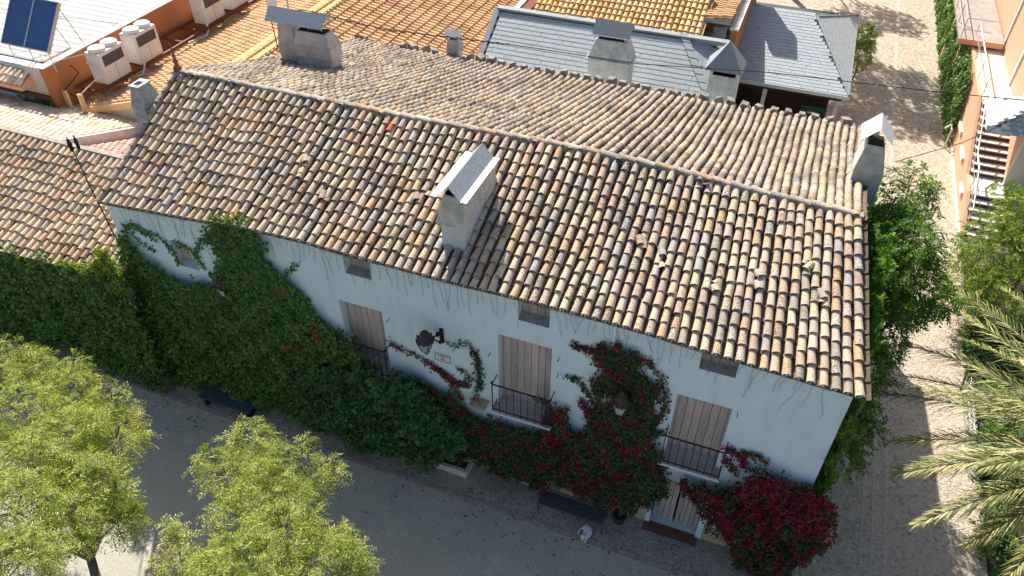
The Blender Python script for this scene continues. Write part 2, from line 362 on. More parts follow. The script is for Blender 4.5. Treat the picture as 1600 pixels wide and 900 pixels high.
def tile_field(pos, na, nb, pitch, expo, parent, mat, pan_mat, nindiv=0, inside=None, jit=1.0, r=.088, L=None, name='roof_tile',
               cover_mesh=None, wav=None, drop=None, flip=1):
    """pos(a,b) -> world points (arrays); columns at a=(i+.5)*pitch, rows from b=0 upwards every expo"""
    L = L or expo * 1.27
    ii, jj = np.meshgrid(np.arange(na), np.arange(nb), indexing='ij'); ii = ii.ravel(); jj = jj.ravel()
    colj = rng.normal(0, .06, na)                       # rows do not line up from column to column
    colx = rng.normal(0, .007 * jit, na)
    a = (ii + .5) * pitch + colx[ii]; b = jj * expo + np.where(jj > 0, colj[ii], 0) * jit * .8 + rng.normal(0, .012 * jit, len(ii)) * (jj > 0)
    if wav is not None: a = a + wav(ii, b)
    if inside is not None:
        k = inside(a, b + expo * .5); a, b, ii, jj = a[k], b[k], ii[k], jj[k]
    P = pos(a, b); e = .02
    U = pos(a + e, b) - P; Vv = pos(a, b + e) - P
    Vv /= np.linalg.norm(Vv, axis=1)[:, None]; U -= (U * Vv).sum(1)[:, None] * Vv; U /= np.linalg.norm(U, axis=1)[:, None]
    N = np.cross(U, Vv)
    sg = np.sign(N[:, 2])[:, None]; U = U * sg; N = N * sg
    # small twist and tilt of each tile
    tw = rng.normal(0, .028 * jit, len(P))[:, None]; ti = rng.normal(0, .012 * jit, len(P))[:, None]; ro = rng.normal(0, .05 * jit, len(P))[:, None]
    U2 = U + Vv * tw + N * ro; V2 = Vv - U * tw + N * ti
    V2 /= np.linalg.norm(V2, axis=1)[:, None]; U2 -= (U2 * V2).sum(1)[:, None] * V2; U2 /= np.linalg.norm(U2, axis=1)[:, None]; N2 = np.cross(U2, V2)
    sc = rng.normal(1, .035 * jit, len(P))
    O = P + N * (.035 + rng.normal(0, .004 * jit, len(P)))[:, None]
    T, F = cover_template(L, r, r * .80)
    B = np.stack([U2 * sc[:, None], V2 * (1 + (sc[:, None] - 1) * .5), N2 * sc[:, None]], axis=2)
    keep = np.ones(len(O), bool)
    if drop is not None: keep = ~drop(a, b)
    d = np.linalg.norm(O - np.array(cam.location), axis=1)
    order = np.argsort(np.where(keep, d, 1e9)); ind = order[:nindiv]; rest = np.setdiff1d(np.where(keep)[0], ind)
    if nindiv:
        me = arrays_mesh('clay_barrel_tile', T, F); me.materials.append(mat)
        me.polygons.foreach_set('use_smooth', np.ones(len(me.polygons), bool)); me.set_sharp_from_angle(angle=.9)
        for t in ind:
            o = bpy.data.objects.new(name, me); COL.objects.link(o); o.parent = parent
            mt = Matrix([[*B[t][0], O[t][0]], [*B[t][1], O[t][1]], [*B[t][2], O[t][2]], [0, 0, 0, 1]])
            o.matrix_local = mt
    V, FF, tt = replicate(T, F, O[rest], B[rest], rng.random(len(rest)))
    me = arrays_mesh('tile_rows', V, FF, tt); me.polygons.foreach_set('use_smooth', np.ones(len(me.polygons), bool)); me.set_sharp_from_angle(angle=.9)
    meshobj('roof_tile_rows' if name == 'roof_tile' else name + '_rows', me, mat, parent, kind='stuff')
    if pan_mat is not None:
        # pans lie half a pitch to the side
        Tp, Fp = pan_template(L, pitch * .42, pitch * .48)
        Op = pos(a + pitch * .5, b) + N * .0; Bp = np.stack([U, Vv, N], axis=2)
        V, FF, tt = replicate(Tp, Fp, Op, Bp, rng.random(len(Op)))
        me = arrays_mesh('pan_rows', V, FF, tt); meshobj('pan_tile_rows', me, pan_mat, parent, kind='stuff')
    return (P, U, Vv, N, a, b)

def slate_field(pos, na, nb, w, expo, parent, mat, inside, name='slate_rows'):
    ii, jj = np.meshgrid(np.arange(-1, na + 1), np.arange(nb), indexing='ij'); ii = ii.ravel(); jj = jj.ravel()
    a = (ii + .5 + .5 * (jj % 2)) * w + rng.normal(0, .004, len(ii)); b = jj * expo + rng.normal(0, .004, len(ii))
    k = inside(a, b + expo * .3); a, b = a[k], b[k]
    P = pos(a, b); e = .05; U = pos(a + e, b) - P; Vv = pos(a, b + e) - P
    U /= np.linalg.norm(U, axis=1)[:, None]; Vv /= np.linalg.norm(Vv, axis=1)[:, None]
    N = np.cross(U, Vv); sg = np.sign(N[:, 2:3]); U = U * sg; N = N * sg
    hw = w * .492; Ls = expo * 1.2; th = .005
    T = np.array([(-hw, 0, .009), (hw, 0, .009), (hw, Ls, -.002), (-hw, Ls, -.002), (-hw, 0, .013), (hw, 0, .013), (hw, Ls, .001), (-hw, Ls, .001)])
    F = np.array([(4, 5, 6, 7), (0, 1, 5, 4), (1, 2, 6, 5), (3, 0, 4, 7)])
    V2 = Vv
    V, FF, tt = replicate(T, F, P + N * rng.normal(.004, .0006, (len(P), 1)), np.stack([U, V2, N], axis=2), np.clip(rng.normal(.5, .09, len(P)), 0, 1))
    return meshobj(name, arrays_mesh('slates', V, FF, tt), mat, parent, kind='stuff')

# leaves
LEAF_T = np.array([(0, 0, 0), (.5, .45, .10), (0, 1, 0), (-.5, .45, .10)]); LEAF_F = np.array([(0, 1, 2), (0, 2, 3)])
def leaf_mesh(name, C, N, size, tint, aspect=.75, droop=.3, T=LEAF_T, F=LEAF_F):
    n = len(C); N = N / (np.linalg.norm(N, axis=1)[:, None] + 1e-9)
    d = rng.normal(0, 1, (n, 3)); d[:, 2] -= droop * 1.5; d -= (d * N).sum(1)[:, None] * N * .85; d /= np.linalg.norm(d, axis=1)[:, None]
    U = np.cross(d, N); U /= np.linalg.norm(U, axis=1)[:, None] + 1e-9; N2 = np.cross(U, d)
    s = size[:, None]
    V, FF, tt = replicate(T, F, C, np.stack([U * s * aspect, d * s, N2 * s], axis=2), tint)
    return arrays_mesh(name, V, FF, tt)
def in_poly(px, py, poly):
    poly = np.asarray(poly); inside = np.zeros(len(px), bool); j = len(poly) - 1
    for i in range(len(poly)):
        xi, yi = poly[i]; xj, yj = poly[j]
        c = ((yi > py) != (yj > py)) & (px < (xj - xi) * (py - yi) / (yj - yi + 1e-12) + xi)
        inside ^= c; j = i
    return inside
def wob(x, y, k=1.0, ph=0.):
    return (np.sin(x * 2.1 * k + ph) * np.cos(y * 2.7 * k + 1.3 * ph) + .6 * np.sin(x * 5.3 * k + y * 3.1 * k + ph) + .4 * np.cos(x * 9.7 * k - y * 8.3 * k + 2 * ph)) / 2
def vine(name, label, cat, poly, depth, n, mat, size=.085, y0=0., flower=None, ffrac=.3, plane='y', ph=0., stems=(), group=None, fsize=.05,
         fzone=None, droop=.5, thin=0., rusty=()):
    """foliage clinging to a wall plane: polygon in (along, z); depth(along, z) gives how far it bulges out"""
    poly = np.array(poly); lo, hi = poly.min(0) - .15, poly.max(0) + .15
    x = rng.uniform(lo[0], hi[0], n * 3); z = rng.uniform(lo[1], hi[1], n * 3)
    wx = x + .22 * wob(x, z, 1.9, ph) + rng.normal(0, .05, len(x)); wz = z + .22 * wob(z, x, 1.9, ph + 2) + rng.normal(0, .05, len(x))
    k = in_poly(wx, wz, poly)
    dens = wob(x, z, 1.2, ph + 5)
    if thin: k &= (dens > -1 + thin + rng.normal(0, .25, len(x)))
    x, z = x[k][:n], z[k][:n]
    dp = depth(x, z) * (.68 + .42 * wob(x, z, 1.6, ph) + .14 * wob(z, x, 4.2, ph)) ; dp = np.clip(dp, .03, None)
    t = np.where(rng.random(len(x)) < .75, 1 - np.abs(rng.normal(0, .13, len(x))), rng.random(len(x)))
    off = np.clip(dp * t, .02, None) + np.abs(rng.normal(0, .03, len(x)))
    e = .08
    gx = (depth(x + e, z) * (.68 + .5 * wob(x + e, z, 1.6, ph)) - depth(x - e, z) * (.68 + .5 * wob(x - e, z, 1.6, ph))) / (2 * e)
    gz = (depth(x, z + e) * (.68 + .5 * wob(x, z + e, 1.6, ph)) - depth(x, z - e) * (.68 + .5 * wob(x, z - e, 1.6, ph))) / (2 * e)
    if plane == 'y':
        C = np.stack([x, y0 - off, z], 1); N = np.stack([-gx, -np.ones(len(x)), -gz + .35], 1)
    else:
        C = np.stack([y0 + off, x, z], 1); N = np.stack([np.ones(len(x)), -gx, -gz + .35], 1)
    N /= np.linalg.norm(N, axis=1)[:, None]; N += rng.normal(0, .42, N.shape)
    tint = np.clip(rng.normal(.5, .22, len(x)) + .18 * wob(x, z, 2.2, ph + 1), 0, .985); 
    for (rx_, rz_) in rusty: tint[(np.hypot(x - rx_, z - rz_) < .16) & (rng.random(len(x)) < .6) & (t > .8)] = 1.
    sz = size * rng.uniform(.65, 1.3, len(x))
    t0 = thing(name, label, cat, (float(C[:, 0].mean()), float(C[:, 1].mean()), 0), group)
    if flower is None:
        meshobj('foliage', leaf_mesh('leaves', C, N, sz, tint, .85, droop), mat, t0, kind='stuff')
    else:
        cl = wob(x, z, 2.6, ph + 7) + rng.normal(0, .35, len(x)) + (fzone(x, z) if fzone else 0)
        q = np.quantile(cl, 1 - ffrac); fl = (cl > q) & (t > .7)
        meshobj('foliage', leaf_mesh('leaves', C[~fl], N[~fl], sz[~fl], tint[~fl], .85, droop), mat, t0, kind='stuff')
        Cf = np.repeat(C[fl], 2, 0) + rng.normal(0, .03, (2 * fl.sum(), 3)); Nf = np.repeat(N[fl], 2, 0) + rng.normal(0, .5, (2 * fl.sum(), 3))
        meshobj('bracts', leaf_mesh('bract_mesh', Cf, Nf, fsize * rng.uniform(.7, 1.3, len(Cf)), np.clip(rng.normal(.5, .25, len(Cf)), 0, 1), .9, .2), flower, t0, kind='stuff')
    for pts, r in stems:
        MB().tube(pts, r, 6).obj('stem', M['bark'], t0, True)
    return t0
def strand(parent, pts, mat, n, spread=.05, size=.06, flower=None, ff=0., fs=.05, leafname='foliage', r=.008):
    P = np.array(pts, float); seg = np.linalg.norm(np.diff(P, axis=0), axis=1); cum = np.concatenate([[0], np.cumsum(seg)])
    s = rng.uniform(0, cum[-1], n); X = np.stack([np.interp(s, cum, P[:, i]) for i in range(3)], 1)
    X += rng.normal(0, spread, X.shape) * np.array([1, .5, 1]); X[:, 1] = np.minimum(X[:, 1], -.02)
    N = rng.normal(0, .6, X.shape); N[:, 1] -= 1
    fl = rng.random(n) < ff
    if (~fl).any(): meshobj(leafname, leaf_mesh('leaves', X[~fl], N[~fl], size * rng.uniform(.6, 1.3, (~fl).sum()), rng.random((~fl).sum()) * .95, .85, .5), mat, parent, kind='stuff')
    if fl.any(): meshobj('bracts', leaf_mesh('bract_mesh', X[fl], N[fl], fs * rng.uniform(.7, 1.3, fl.sum()), rng.random(fl.sum()), .9, .3), flower, parent, kind='stuff')
    MB().tube(pts, r, 5).obj('stem', M['bark'], parent, True)

# ================================================================== SETTING
def sheet(name, pts, z, mat):
    b = MB(); b.add([(x, y, z) for x, y in pts], [tuple(range(len(pts)))]); o = b.obj(name, mat); o['kind'] = 'structure'; return o
sheet('ground', [(-400, -300), (400, -300), (400, 500), (-400, 500)], -.03, M['earth'])
sheet('patio', [(-30, -16), (18.2, -16), (18.2, -1.17), (-30, -1.17)], 0, M['patio'])
sheet('cobbled_sidewalk', [(-30, -1.05), (18.2, -1.05), (18.2, .3), (-30, .3)], .018, M['cobble_dark'])
sheet('cobbled_path', [(18.2, -16), (22.75, -16), (22.75, 12.2), (18.2, 12.2)], .004, M['cobble'])
sheet('flagstone_path', [(17.0, 12.2), (22.75, 12.2), (22.75, 60), (9, 60), (9, 22), (17.0, 22)], .008, M['flag'])
kb = bpy.data.objects.new('kerb', None); COL.objects.link(kb); kb['kind'] = 'structure'
x = -9.0
while x < 18.1:
    w = random.uniform(.85, 1.15); x1 = min(x + w, 18.2)
    MB().box(x + .006, -1.17 + random.uniform(-.006, .006), -.02, x1 - .006, -1.045, .035 + random.uniform(-.004, .004)).obj('kerb_stone', M['kerb'], kb); x = x1
ps = bpy.data.objects.new('path_strips', None); COL.objects.link(ps); ps['kind'] = 'structure'
def strip(p, q, w=.05, z=.012):
    p = Vector(p); q = Vector(q); n = Vector((-(q - p).y, (q - p).x)).normalized() * w / 2
    a = [p + n, p - n, q - n, q + n]
    MB().slab([(v.x, v.y, z) for v in a], .012).obj('stone_strip', M['strip'], ps)
for sx in (19.85, 20.09, 20.40): strip((sx, -6), (sx + .05, 12.1))
strip((18.34, -6), (18.36, .9))
for y in (-2.5, 1.2, 4.6, 8.0):
    strip((18.4, y - .9), (19.8, y + .2)); strip((20.46, y + .2), (22.6, y - 1.2)); strip((20.46, y + .3), (22.6, y + 1.7))
strip((20.25, 12.3), (20.45, 40), .16, .02)
sheet('planting_bed', [(22.75, -16), (40, -16), (40, 15.2), (22.75, 15.2)], .03, M['soil'])

# ================================================================== MAIN HOUSE
EX = [0.13, 1.47, 3.18, 4.37, 6.03, 7.03, 8.13, 9.66, 11.12, 12.51, 13.84, 15.12, 16.36, 17.53, 18.13]
EZ = [6.33, 6.44, 6.58, 6.72, 6.78, 6.74, 6.74, 6.73, 6.76, 6.77, 6.74, 6.67, 6.60, 6.56, 6.53]
RX = [0.24, 1.54, 2.62, 4.54, 6.35, 8.08, 9.72, 11.28, 12.76, 14.2, 15.59, 16.9, 18.2]
RZ = [8.15, 8.17, 8.14, 8.16, 8.15, 8.17, 8.20, 8.22, 8.21, 8.13, 8.03, 8.01, 7.98]
YE, YR, YB = -.22, 3.5, 12.15
def ze(x): return np.interp(x, EX, EZ) - .10
def zr(x): return np.interp(x, RX, RZ) - .12
def shx(a, t):  # the right verge is not square: it runs in towards the ridge
    return a - .62 * np.clip(t, 0, 1) * np.clip((a - 12.5) / 5.6, 0, 1.05) ** 1.4
def roof_front(x, t): # t=0 eave, 1 ridge
    s = .035 * np.sin(np.pi * t) * (1 + np.sin(x * 1.1))
    return ze(x) * (1 - t) + zr(x) * t - s
LF = math.hypot(YR - YE, 1.42)
def pos_front(a, b):
    t = b / LF; x = shx(a - .02, t); return np.stack([x, YE + (YR - YE) * t, roof_front(x, t)], 1)
LB = math.hypot(YB - YR, 2.72)
def zb(x, t):
    return (zr(x)) * (1 - t) + 5.36 * t - .10 * np.sin(np.pi * t) * (1 + .5 * np.sin(x * .9 + 1))
def pos_back(a, b):   # b from the back eave up to the ridge
    t = 1 - b / LB; x = shx(a - .02, 1 - .7 * t); return np.stack([x, YR + (YB - YR) * t, zb(x, t)], 1)

house = thing('white_house', 'long whitewashed house with old clay tiled roof and boarded balcony windows', 'house', (9, 3, 0))
# -- front wall with openings
FW = [(6.60, 7.77, 2.93, 4.93), (10.74, 12.02, 2.93, 5.27), (14.83, 15.98, 2.93, 4.96)]
AW = [(1.72, 2.42, 4.55, 5.35), (6.95, 7.64, 5.88, 6.55), (11.22, 11.93, 5.87, 6.55), (15.13, 15.86, 5.87, 6.50)]
DOOR = (14.75, 16.0, .03, 1.98)
def wall_front():
    ops = FW + AW + [DOOR]; xs = sorted(set([0., 18.] + [v for o in ops for v in o[:2]] + [i * .75 for i in range(1, 24)])); zs = sorted(set([0.] + [v for o in ops for v in o[2:]]))
    b = MB(); zt = 6.12
    zs = [z for z in zs if z < zt] ; rows = list(zip(zs[:-1], zs[1:]))
    def top(x): return float(np.interp(x, [0, 1.5, 3, 4.5, 18], [6.30, 6.42, 6.55, 6.66, 6.62])) if x < 4.5 else float(ze(x)) + .04
    def inop(x, z): return any(o[0] < x < o[1] and o[2] < z < o[3] for o in ops)
    for x0, x1 in zip(xs[:-1], xs[1:]):
        xm = (x0 + x1) / 2
        for z0, z1 in rows:
            if not inop(xm, (z0 + z1) / 2): b.add([(x0, 0, z0), (x1, 0, z0), (x1, 0, z1), (x0, 0, z1)], [(0, 1, 2, 3)])
        zl = zs[-1]; o = [q for q in ops if q[0] < xm < q[1] and q[3] > zl]
        if o: b.add([(x0, 0, o[0][3]), (x1, 0, o[0][3]), (x1, 0, max(top(x1), o[0][3] + .01)), (x0, 0, max(top(x0), o[0][3] + .01))], [(0, 1, 2, 3)])
        else: b.add([(x0, 0, zl), (x1, 0, zl), (x1, 0, top(x1)), (x0, 0, top(x0))], [(0, 1, 2, 3)])
    for o in ops:
        x0, x1, z0, z1 = o; d = .34
        b.add([(x0, 0, z0), (x0, d, z0), (x0, d, z1), (x0, 0, z1)], [(0, 1, 2, 3)])
        b.add([(x1, 0, z0), (x1, d, z0), (x1, d, z1), (x1, 0, z1)], [(3, 2, 1, 0)])
        b.add([(x0, 0, z1), (x0, d, z1), (x1, d, z1), (x1, 0, z1)], [(0, 1, 2, 3)])
        b.add([(x0, 0, z0), (x0, d, z0), (x1, d, z0), (x1, 0, z0)], [(3, 2, 1, 0)])
    return b
fw = wall_front().obj('front_wall', M['white'], house)
MB().add([(18, 0, 0), (17.42, 3.5, 0), (17.8, 11.9, 0), (17.8, 11.9, 5.25), (17.42, 3.5, 7.75), (18, 0, 6.45)], [(0, 1, 4, 5), (1, 2, 3, 4)]).obj('gable_wall', M['white'], house)
MB().add([(0, 0, 0), (0, 11.9, 0), (0, 11.9, 5.25), (0, 3.5, 7.9), (0, 0, 6.25)], [(4, 3, 2, 1, 0)]).obj('gable_wall', M['white'], house)
MB().add([(0, 11.9, 0), (18, 11.9, 0), (18, 11.9, 5.3), (0, 11.9, 5.3)], [(3, 2, 1, 0)]).obj('back_wall', M['white'], house)
# ochre base band, proud of the wall, in pieces around the door
for xa, xb in ((0, 14.70), (16.12, 18.0)): MB().box(xa, -.03, 0, xb, .01, .62).obj('base_band', M['ochre'], house)
for xa, xb in ((14.70, 14.82), (15.98, 16.12)): MB().box(xa, -.05, 0, xb, .012, 1.15).obj('door_jamb', M['white'], house)
# boards of shutters, doors
def boards(x0, x1, z0, z1, y, n, mat, parentname, parent, split=None, dark_gap=True, label=None):
    p = MB().box(x0, y + .035, z0, x1, y + .05, z1).obj(parentname, M['soot'], parent, label=label)
    w = (x1 - x0) / n
    for k in range(n):
        g = .006
        MB().box(x0 + k * w + g, y + random.uniform(-.003, .003), z0 + .01, x0 + (k + 1) * w - g, y + .034, z1 - .01).obj('board', mat, p)
    return p
railm = M['iron']
for (x0, x1, z0, z1), nb in zip(FW, (6, 7, 6)):
    MB().box(x0 + .002, .22, z0, x0 + .04, .30, z1 - .003).obj('window_frame', M['shutter'], house)
    MB().box(x1 - .04, .22, z0, x1 - .002, .30, z1 - .003).obj('window_frame', M['shutter'], house)
    MB().box(x0 + .002, .002, z0 + .001, x1 - .002, .215, z0 + .015).obj('shaded_threshold', M['attic_wood'], house)  # brown box on the reveal floor, shade at the window foot put into colour
    boards(x0 + .042, x1 - .042, z0, z1 - .003, .24, nb, M['shutter'], 'window_shutter', house)
    # balcony slab and railing
    MB().box(x0 - .08, -.34, 2.86, x1 + .14, -.002, 2.925).obj('balcony_slab', M['jamb'], house)
    MB().box(x0 - .06, -.31, 2.9251, x1 + .12, -.003, 2.94).obj('shaded_balcony_floor', M['attic_wood'], house)  # brownish sheet over the slab, its colour standing in for shadow behind the railing
    rl = MB(); xa, xb, zt = x0 - .05, x1 + .12, 3.88
    rl.box(xa, -.33, zt, xb, -.305, zt + .03); rl.box(xa, -.326, 3.02, xb, -.309, 3.04)
    rl.box(xa, -.305, zt, xa + .022, 0.0, zt + .025); rl.box(xb - .022, -.305, zt, xb, 0.0, zt + .025)
    rl.box(xa, -.305, 3.02, xa + .018, 0.0, 3.036); rl.box(xb - .018, -.305, 3.02, xb, 0.0, 3.036)
    for px_ in (xa, xb - .02): rl.box(px_, -.329, 3.035, px_ + .02, -.306, zt + .005)
    rail = rl.obj('balcony_railing', railm, house)
    nbar = 9
    for k in range(nbar):
        bx = xa + .012 + (xb - xa - .024) * k / (nbar - 1)
        MB().tube([(bx, -.3175, 2.945), (bx, -.3175, zt)], .009, 6).obj('bar', railm, rail)
    for bx in (xa, xb): MB().lathe([(.012, 0), (.03, .02), (.03, .05), (.008, .09)], 8, (bx, -.3175, zt + .03)).obj('finial', railm, rail)
for i, (x0, x1, z0, z1) in enumerate(AW):
    boards(x0, x1, z0, z1 - .003, .24 if i else .22, 4 if i else 3, M['attic_wood'] if i else M['shutter'], 'attic_shutter', house)
    MB().hexa([(x0 + .002, .004, z0 - .01), (x1 - .002, .004, z0 - .01), (x1 - .002, .235 if i else .215, z0 - .01), (x0 + .002, .235 if i else .215, z0 - .01)], [(x0 + .002, .004, z0 + .004), (x1 - .002, .004, z0 + .004), (x1 - .002, .235 if i else .215, z0 + .06), (x0 + .002, .235 if i else .215, z0 + .06)]).obj('window_sill', M['sillstone'] if i else M['jamb'], house)
boards(DOOR[0] + .08, 15.36, .05, 1.97, .16, 4, M['shutter'], 'door_leaf', house)
boards(15.40, DOOR[1] - .02, .05, 1.97, .16, 5, M['shutter'], 'door_leaf', house)
MB().box(14.7, -.30, 0, 16.05, -.002, .05).obj('door_step', M['redstep'], house)
for (hx, hz) in ((7.96, 4.78), (12.2, 5.08), (12.2, 4.55), (10.55, 4.6), (16.1, 4.9)):
    MB().tube([(hx, -.001, hz), (hx, -.14, hz - .01), (hx, -.15, hz + .05)], .008, 5).obj('shutter_hook', M['iron'], house)
# roof decks
def deck(fn, xs, ts, name, mat, parent, th=.06):
    V = []; F = []
    for x in xs:
        for t in ts: V.append(fn(x, t))
    m = len(ts)
    for i in range(len(xs) - 1):
        for j in range(m - 1): F.append((i * m + j, (i + 1) * m + j, (i + 1) * m + j + 1, i * m + j + 1))
    b = MB(); b.add(V, F); n = len(V); b.add([(x, y, z - th) for x, y, z in V], [tuple(reversed(f)) for f in F])
    # close edges
    for i in range(len(xs) - 1):
        for j in (0, m - 1): b.f.append((i * m + j, (i + 1) * m + j, n + (i + 1) * m + j, n + i * m + j))
    for j in range(m - 1):
        for i in (0, len(xs) - 1): b.f.append((i * m + j, i * m + j + 1, n + i * m + j + 1, n + i * m + j))
    return b.obj(name, mat, parent)
xs = list(np.linspace(-.02, 18.06, 42)); ts = list(np.linspace(0, 1, 9))
front = deck(lambda x, t: (float(shx(x, t)), YE + .06 + (YR - YE - .06) * t, float(roof_front(x, t)) - .012), xs, ts, 'front_roof_slope', M['deck'], house)
back = deck(lambda x, t: (float(shx(x, 1 - .7 * t)), YR + (YB - YR) * t, float(zb(x, t)) - .012), xs, ts, 'back_roof_slope', M['deck'], house)
PITCH = 18.18 / 82
def wavf(ii, b): return .012 * np.sin(b * 1.7 + ii * .9)
broken = [(15.2, 1.55), (16.95, 2.55), (16.1, 1.9), (5.2, 1.9), (6.1, 1.3), (8.3, 1.7), (13.4, 2.1), (14.0, 1.6), (17.3, 1.8)]
def dropf(a, b):
    k = np.zeros(len(a), bool)
    for bx, by in broken: k |= (np.abs(a - bx) < .10) & (np.abs(b - by) < .10)
    return k
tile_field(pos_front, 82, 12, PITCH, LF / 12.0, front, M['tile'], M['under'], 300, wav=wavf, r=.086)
colph = rng.uniform(-1.3, 1.3, 90)
def wavb(ii, b): return .013 * np.sin(b * 1.5 + np.sin(ii * .27) * 2 + colph[ii]) * np.clip((ii - 10) / 50, .35, 1)
M['tile_back'] = tile_material('old_clay_tile_lichen', [tuple(c_ * .86 for c_ in q_) for q_ in old_pal], lich_at=.57)
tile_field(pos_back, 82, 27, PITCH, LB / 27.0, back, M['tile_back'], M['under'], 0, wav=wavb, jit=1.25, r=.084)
# slipped and broken pieces
T, F = cover_template(.30, .085, .078)
me_b = arrays_mesh('broken_tile_mesh', T, F); me_b.materials.append(M['tile'])
for bx, by in broken:
    for q in range(2):
        a = np.array([bx + random.uniform(-.12, .12)]); b_ = np.array([by + random.uniform(-.25, .25)]); p = pos_front(a, b_)[0]
        o = bpy.data.objects.new('slipped_tile', me_b); COL.objects.link(o); o.parent = front
        o.matrix_local = Matrix.Translation((p[0], p[1], p[2] + .045 + .035 * q)) @ Matrix.Rotation(random.uniform(-.6, .6), 4, 'Z') @ Matrix.Rotation(random.uniform(.3, .48), 4, 'X') @ Matrix.Rotation(random.uniform(-.25, .25), 4, 'Y') @ Matrix.Diagonal((1, random.uniform(.4, .8), 1, 1))
# the bright new red tile by the eave
# ridge: mortar bed with half-round tiles lengthwise
rm = MB(); xr = np.linspace(.1, 17.55, 60)
for x0, x1 in zip(xr[:-1], xr[1:]):
    z0, z1 = float(zr(x0)), float(zr(x1)); j0 = .0
    rm.hexa([(x0, YR - .10, z0 - .05), (x1, YR - .10, z1 - .05), (x1, YR + .12, z1 - .05), (x0, YR + .12, z0 - .05)],
            [(x0, YR - .085, z0 + .085), (x1, YR - .085, z1 + .085), (x1, YR + .09, z1 + .085), (x0, YR + .09, z0 + .085)])
ridge = rm.obj('ridge', M['mortar'], house)
Tr, Fr = cover_template(.50, .098, .088, n=8, flat=.5); me_r = arrays_mesh('ridge_tile_mesh', Tr, Fr); me_r.materials.append(M['ridge'])
me_r.polygons.foreach_set('use_smooth', np.ones(len(me_r.polygons), bool)); me_r.set_sharp_from_angle(angle=.9)
x = .1
while x < 17.3:
    o = bpy.data.objects.new('ridge_tile', me_r); COL.objects.link(o); o.parent = ridge
    z0, z1 = float(zr(x)), float(zr(x + .42)); sl = math.atan2(z1 - z0, .42)
    o.matrix_local = Matrix.Translation((x, YR + random.uniform(-.008, .008), z0 + .075)) @ Matrix.Rotation(-sl, 4, 'Y') @ Matrix.Rotation(-math.pi / 2 + random.uniform(-.03, .03), 4, 'Z')
    x += .42
# verge mortar + red tile
MB().box(0, 0, 0, .01, .01, .01)
rt = bpy.data.objects.new('roof_tile', bpy.data.meshes.new('red_tile_mesh'))
T, F = cover_template(.40, .094, .078); me = arrays_mesh('new_red_tile', T, F); me.materials.append(plain('new_red_clay', (.48, .13, .065), .15, 20))
for (a, b_) in ((4.20, .02), (6.75, 3.45)):
    p = pos_front(np.array([a]), np.array([b_]))[0]; o = bpy.data.objects.new('red_roof_tile', me); COL.objects.link(o); o.parent = front; o['label'] = 'bright red replacement tile'
    o.matrix_local = Matrix.Translation((p[0], p[1], p[2] + .050)) @ Matrix.Rotation(.365, 4, 'X')
# whitish mortar plugs under the eave tiles
T = np.array([(-.085, 0, -.02), (.085, 0, -.02), (.05, 0, .075), (-.05, 0, .075), (-.085, .2, -.02), (.085, .2, -.02), (.05, .2, .075), (-.05, .2, .075)])
F = np.array([(0, 1, 2, 3), (7, 6, 5, 4), (3, 2, 6, 7), (1, 0, 4, 5)])
a = (np.arange(82) + .5) * PITCH; P = pos_front(a, np.full(82, .035))
V, FF, tt = replicate(T, F, P + np.array([0, 0, .0]), np.tile(np.eye(3), (82, 1, 1)), rng.random(82))
meshobj('eave_mortar', arrays_mesh('eave_mortar', V, FF, tt), M['white'], house, kind='stuff')

# -- chimneys of the house (parts)
def cap_sheet(b, x0, x1, y0, y1, zr_, drop, along='y', th=.012, mid=None):
    """A-frame sheet cap"""
    if along == 'y':
        xm = (x0 + x1) / 2
        for s, xa in ((-1, x0), (1, x1)):
            b.add([(xm, y0, zr_), (xm, y1, zr_), (xa, y1, zr_ - drop), (xa, y0, zr_ - drop), (xm, y0, zr_ - th), (xm, y1, zr_ - th), (xa, y1, zr_ - drop - th), (xa, y0, zr_ - drop - th)],
                  [(0, 1, 2, 3), (7, 6, 5, 4), (0, 3, 7, 4), (1, 5, 6, 2), (2, 6, 7, 3)])
    else:
        ym = (y0 + y1) / 2
        for ya in (y0, y1):
            b.add([(x0, ym, zr_), (x1, ym, zr_), (x1, ya, zr_ - drop), (x0, ya, zr_ - drop), (x0, ym, zr_ - th), (x1, ym, zr_ - th), (x1, ya, zr_ - drop - th), (x0, ya, zr_ - drop - th)],
                  [(0, 1, 2, 3), (7, 6, 5, 4), (0, 3, 7, 4), (1, 5, 6, 2), (2, 6, 7, 3)])
# A: on the front slope
c = MB(); c.box(9.26, .52, 6.7, 9.80, 2.25, 7.62); c.obj('chimney', M['jamb'], house, label='long whitewashed chimney on the front slope with sheet metal cap')
cA = [o for o in house.children if o.name.startswith('chimney')][0]
MB().frustum((9.16, .44, 9.86, 2.33, 7.60), (9.34, .56, 9.72, 2.2, 8.30)).obj('chimney_stack', M['cement'], cA, bevel=.022)
MB().frustum((9.37, .60, 9.69, 2.16, 8.301), (9.36, .58, 9.70, 2.18, 8.33)).obj('flue_opening', M['soot'], cA)
k = MB(); cap_sheet(k, 9.27, 9.80, .38, 2.20, 8.66, .30)
for (x0, x1) in ((9.795, 9.94), (9.13, 9.275)): MB().box(x0, .38, 8.345, x1, 2.20, 8.357).obj('cap_flange', M['whitezinc'], cA)
for yy in (.62, 1.35, 2.1):
    for xx in (9.36, 9.70): k.tube([(xx, yy, 8.28), (xx, yy, 8.45)], .008, 5)
k.obj('metal_cap', M['zinc'], cA)
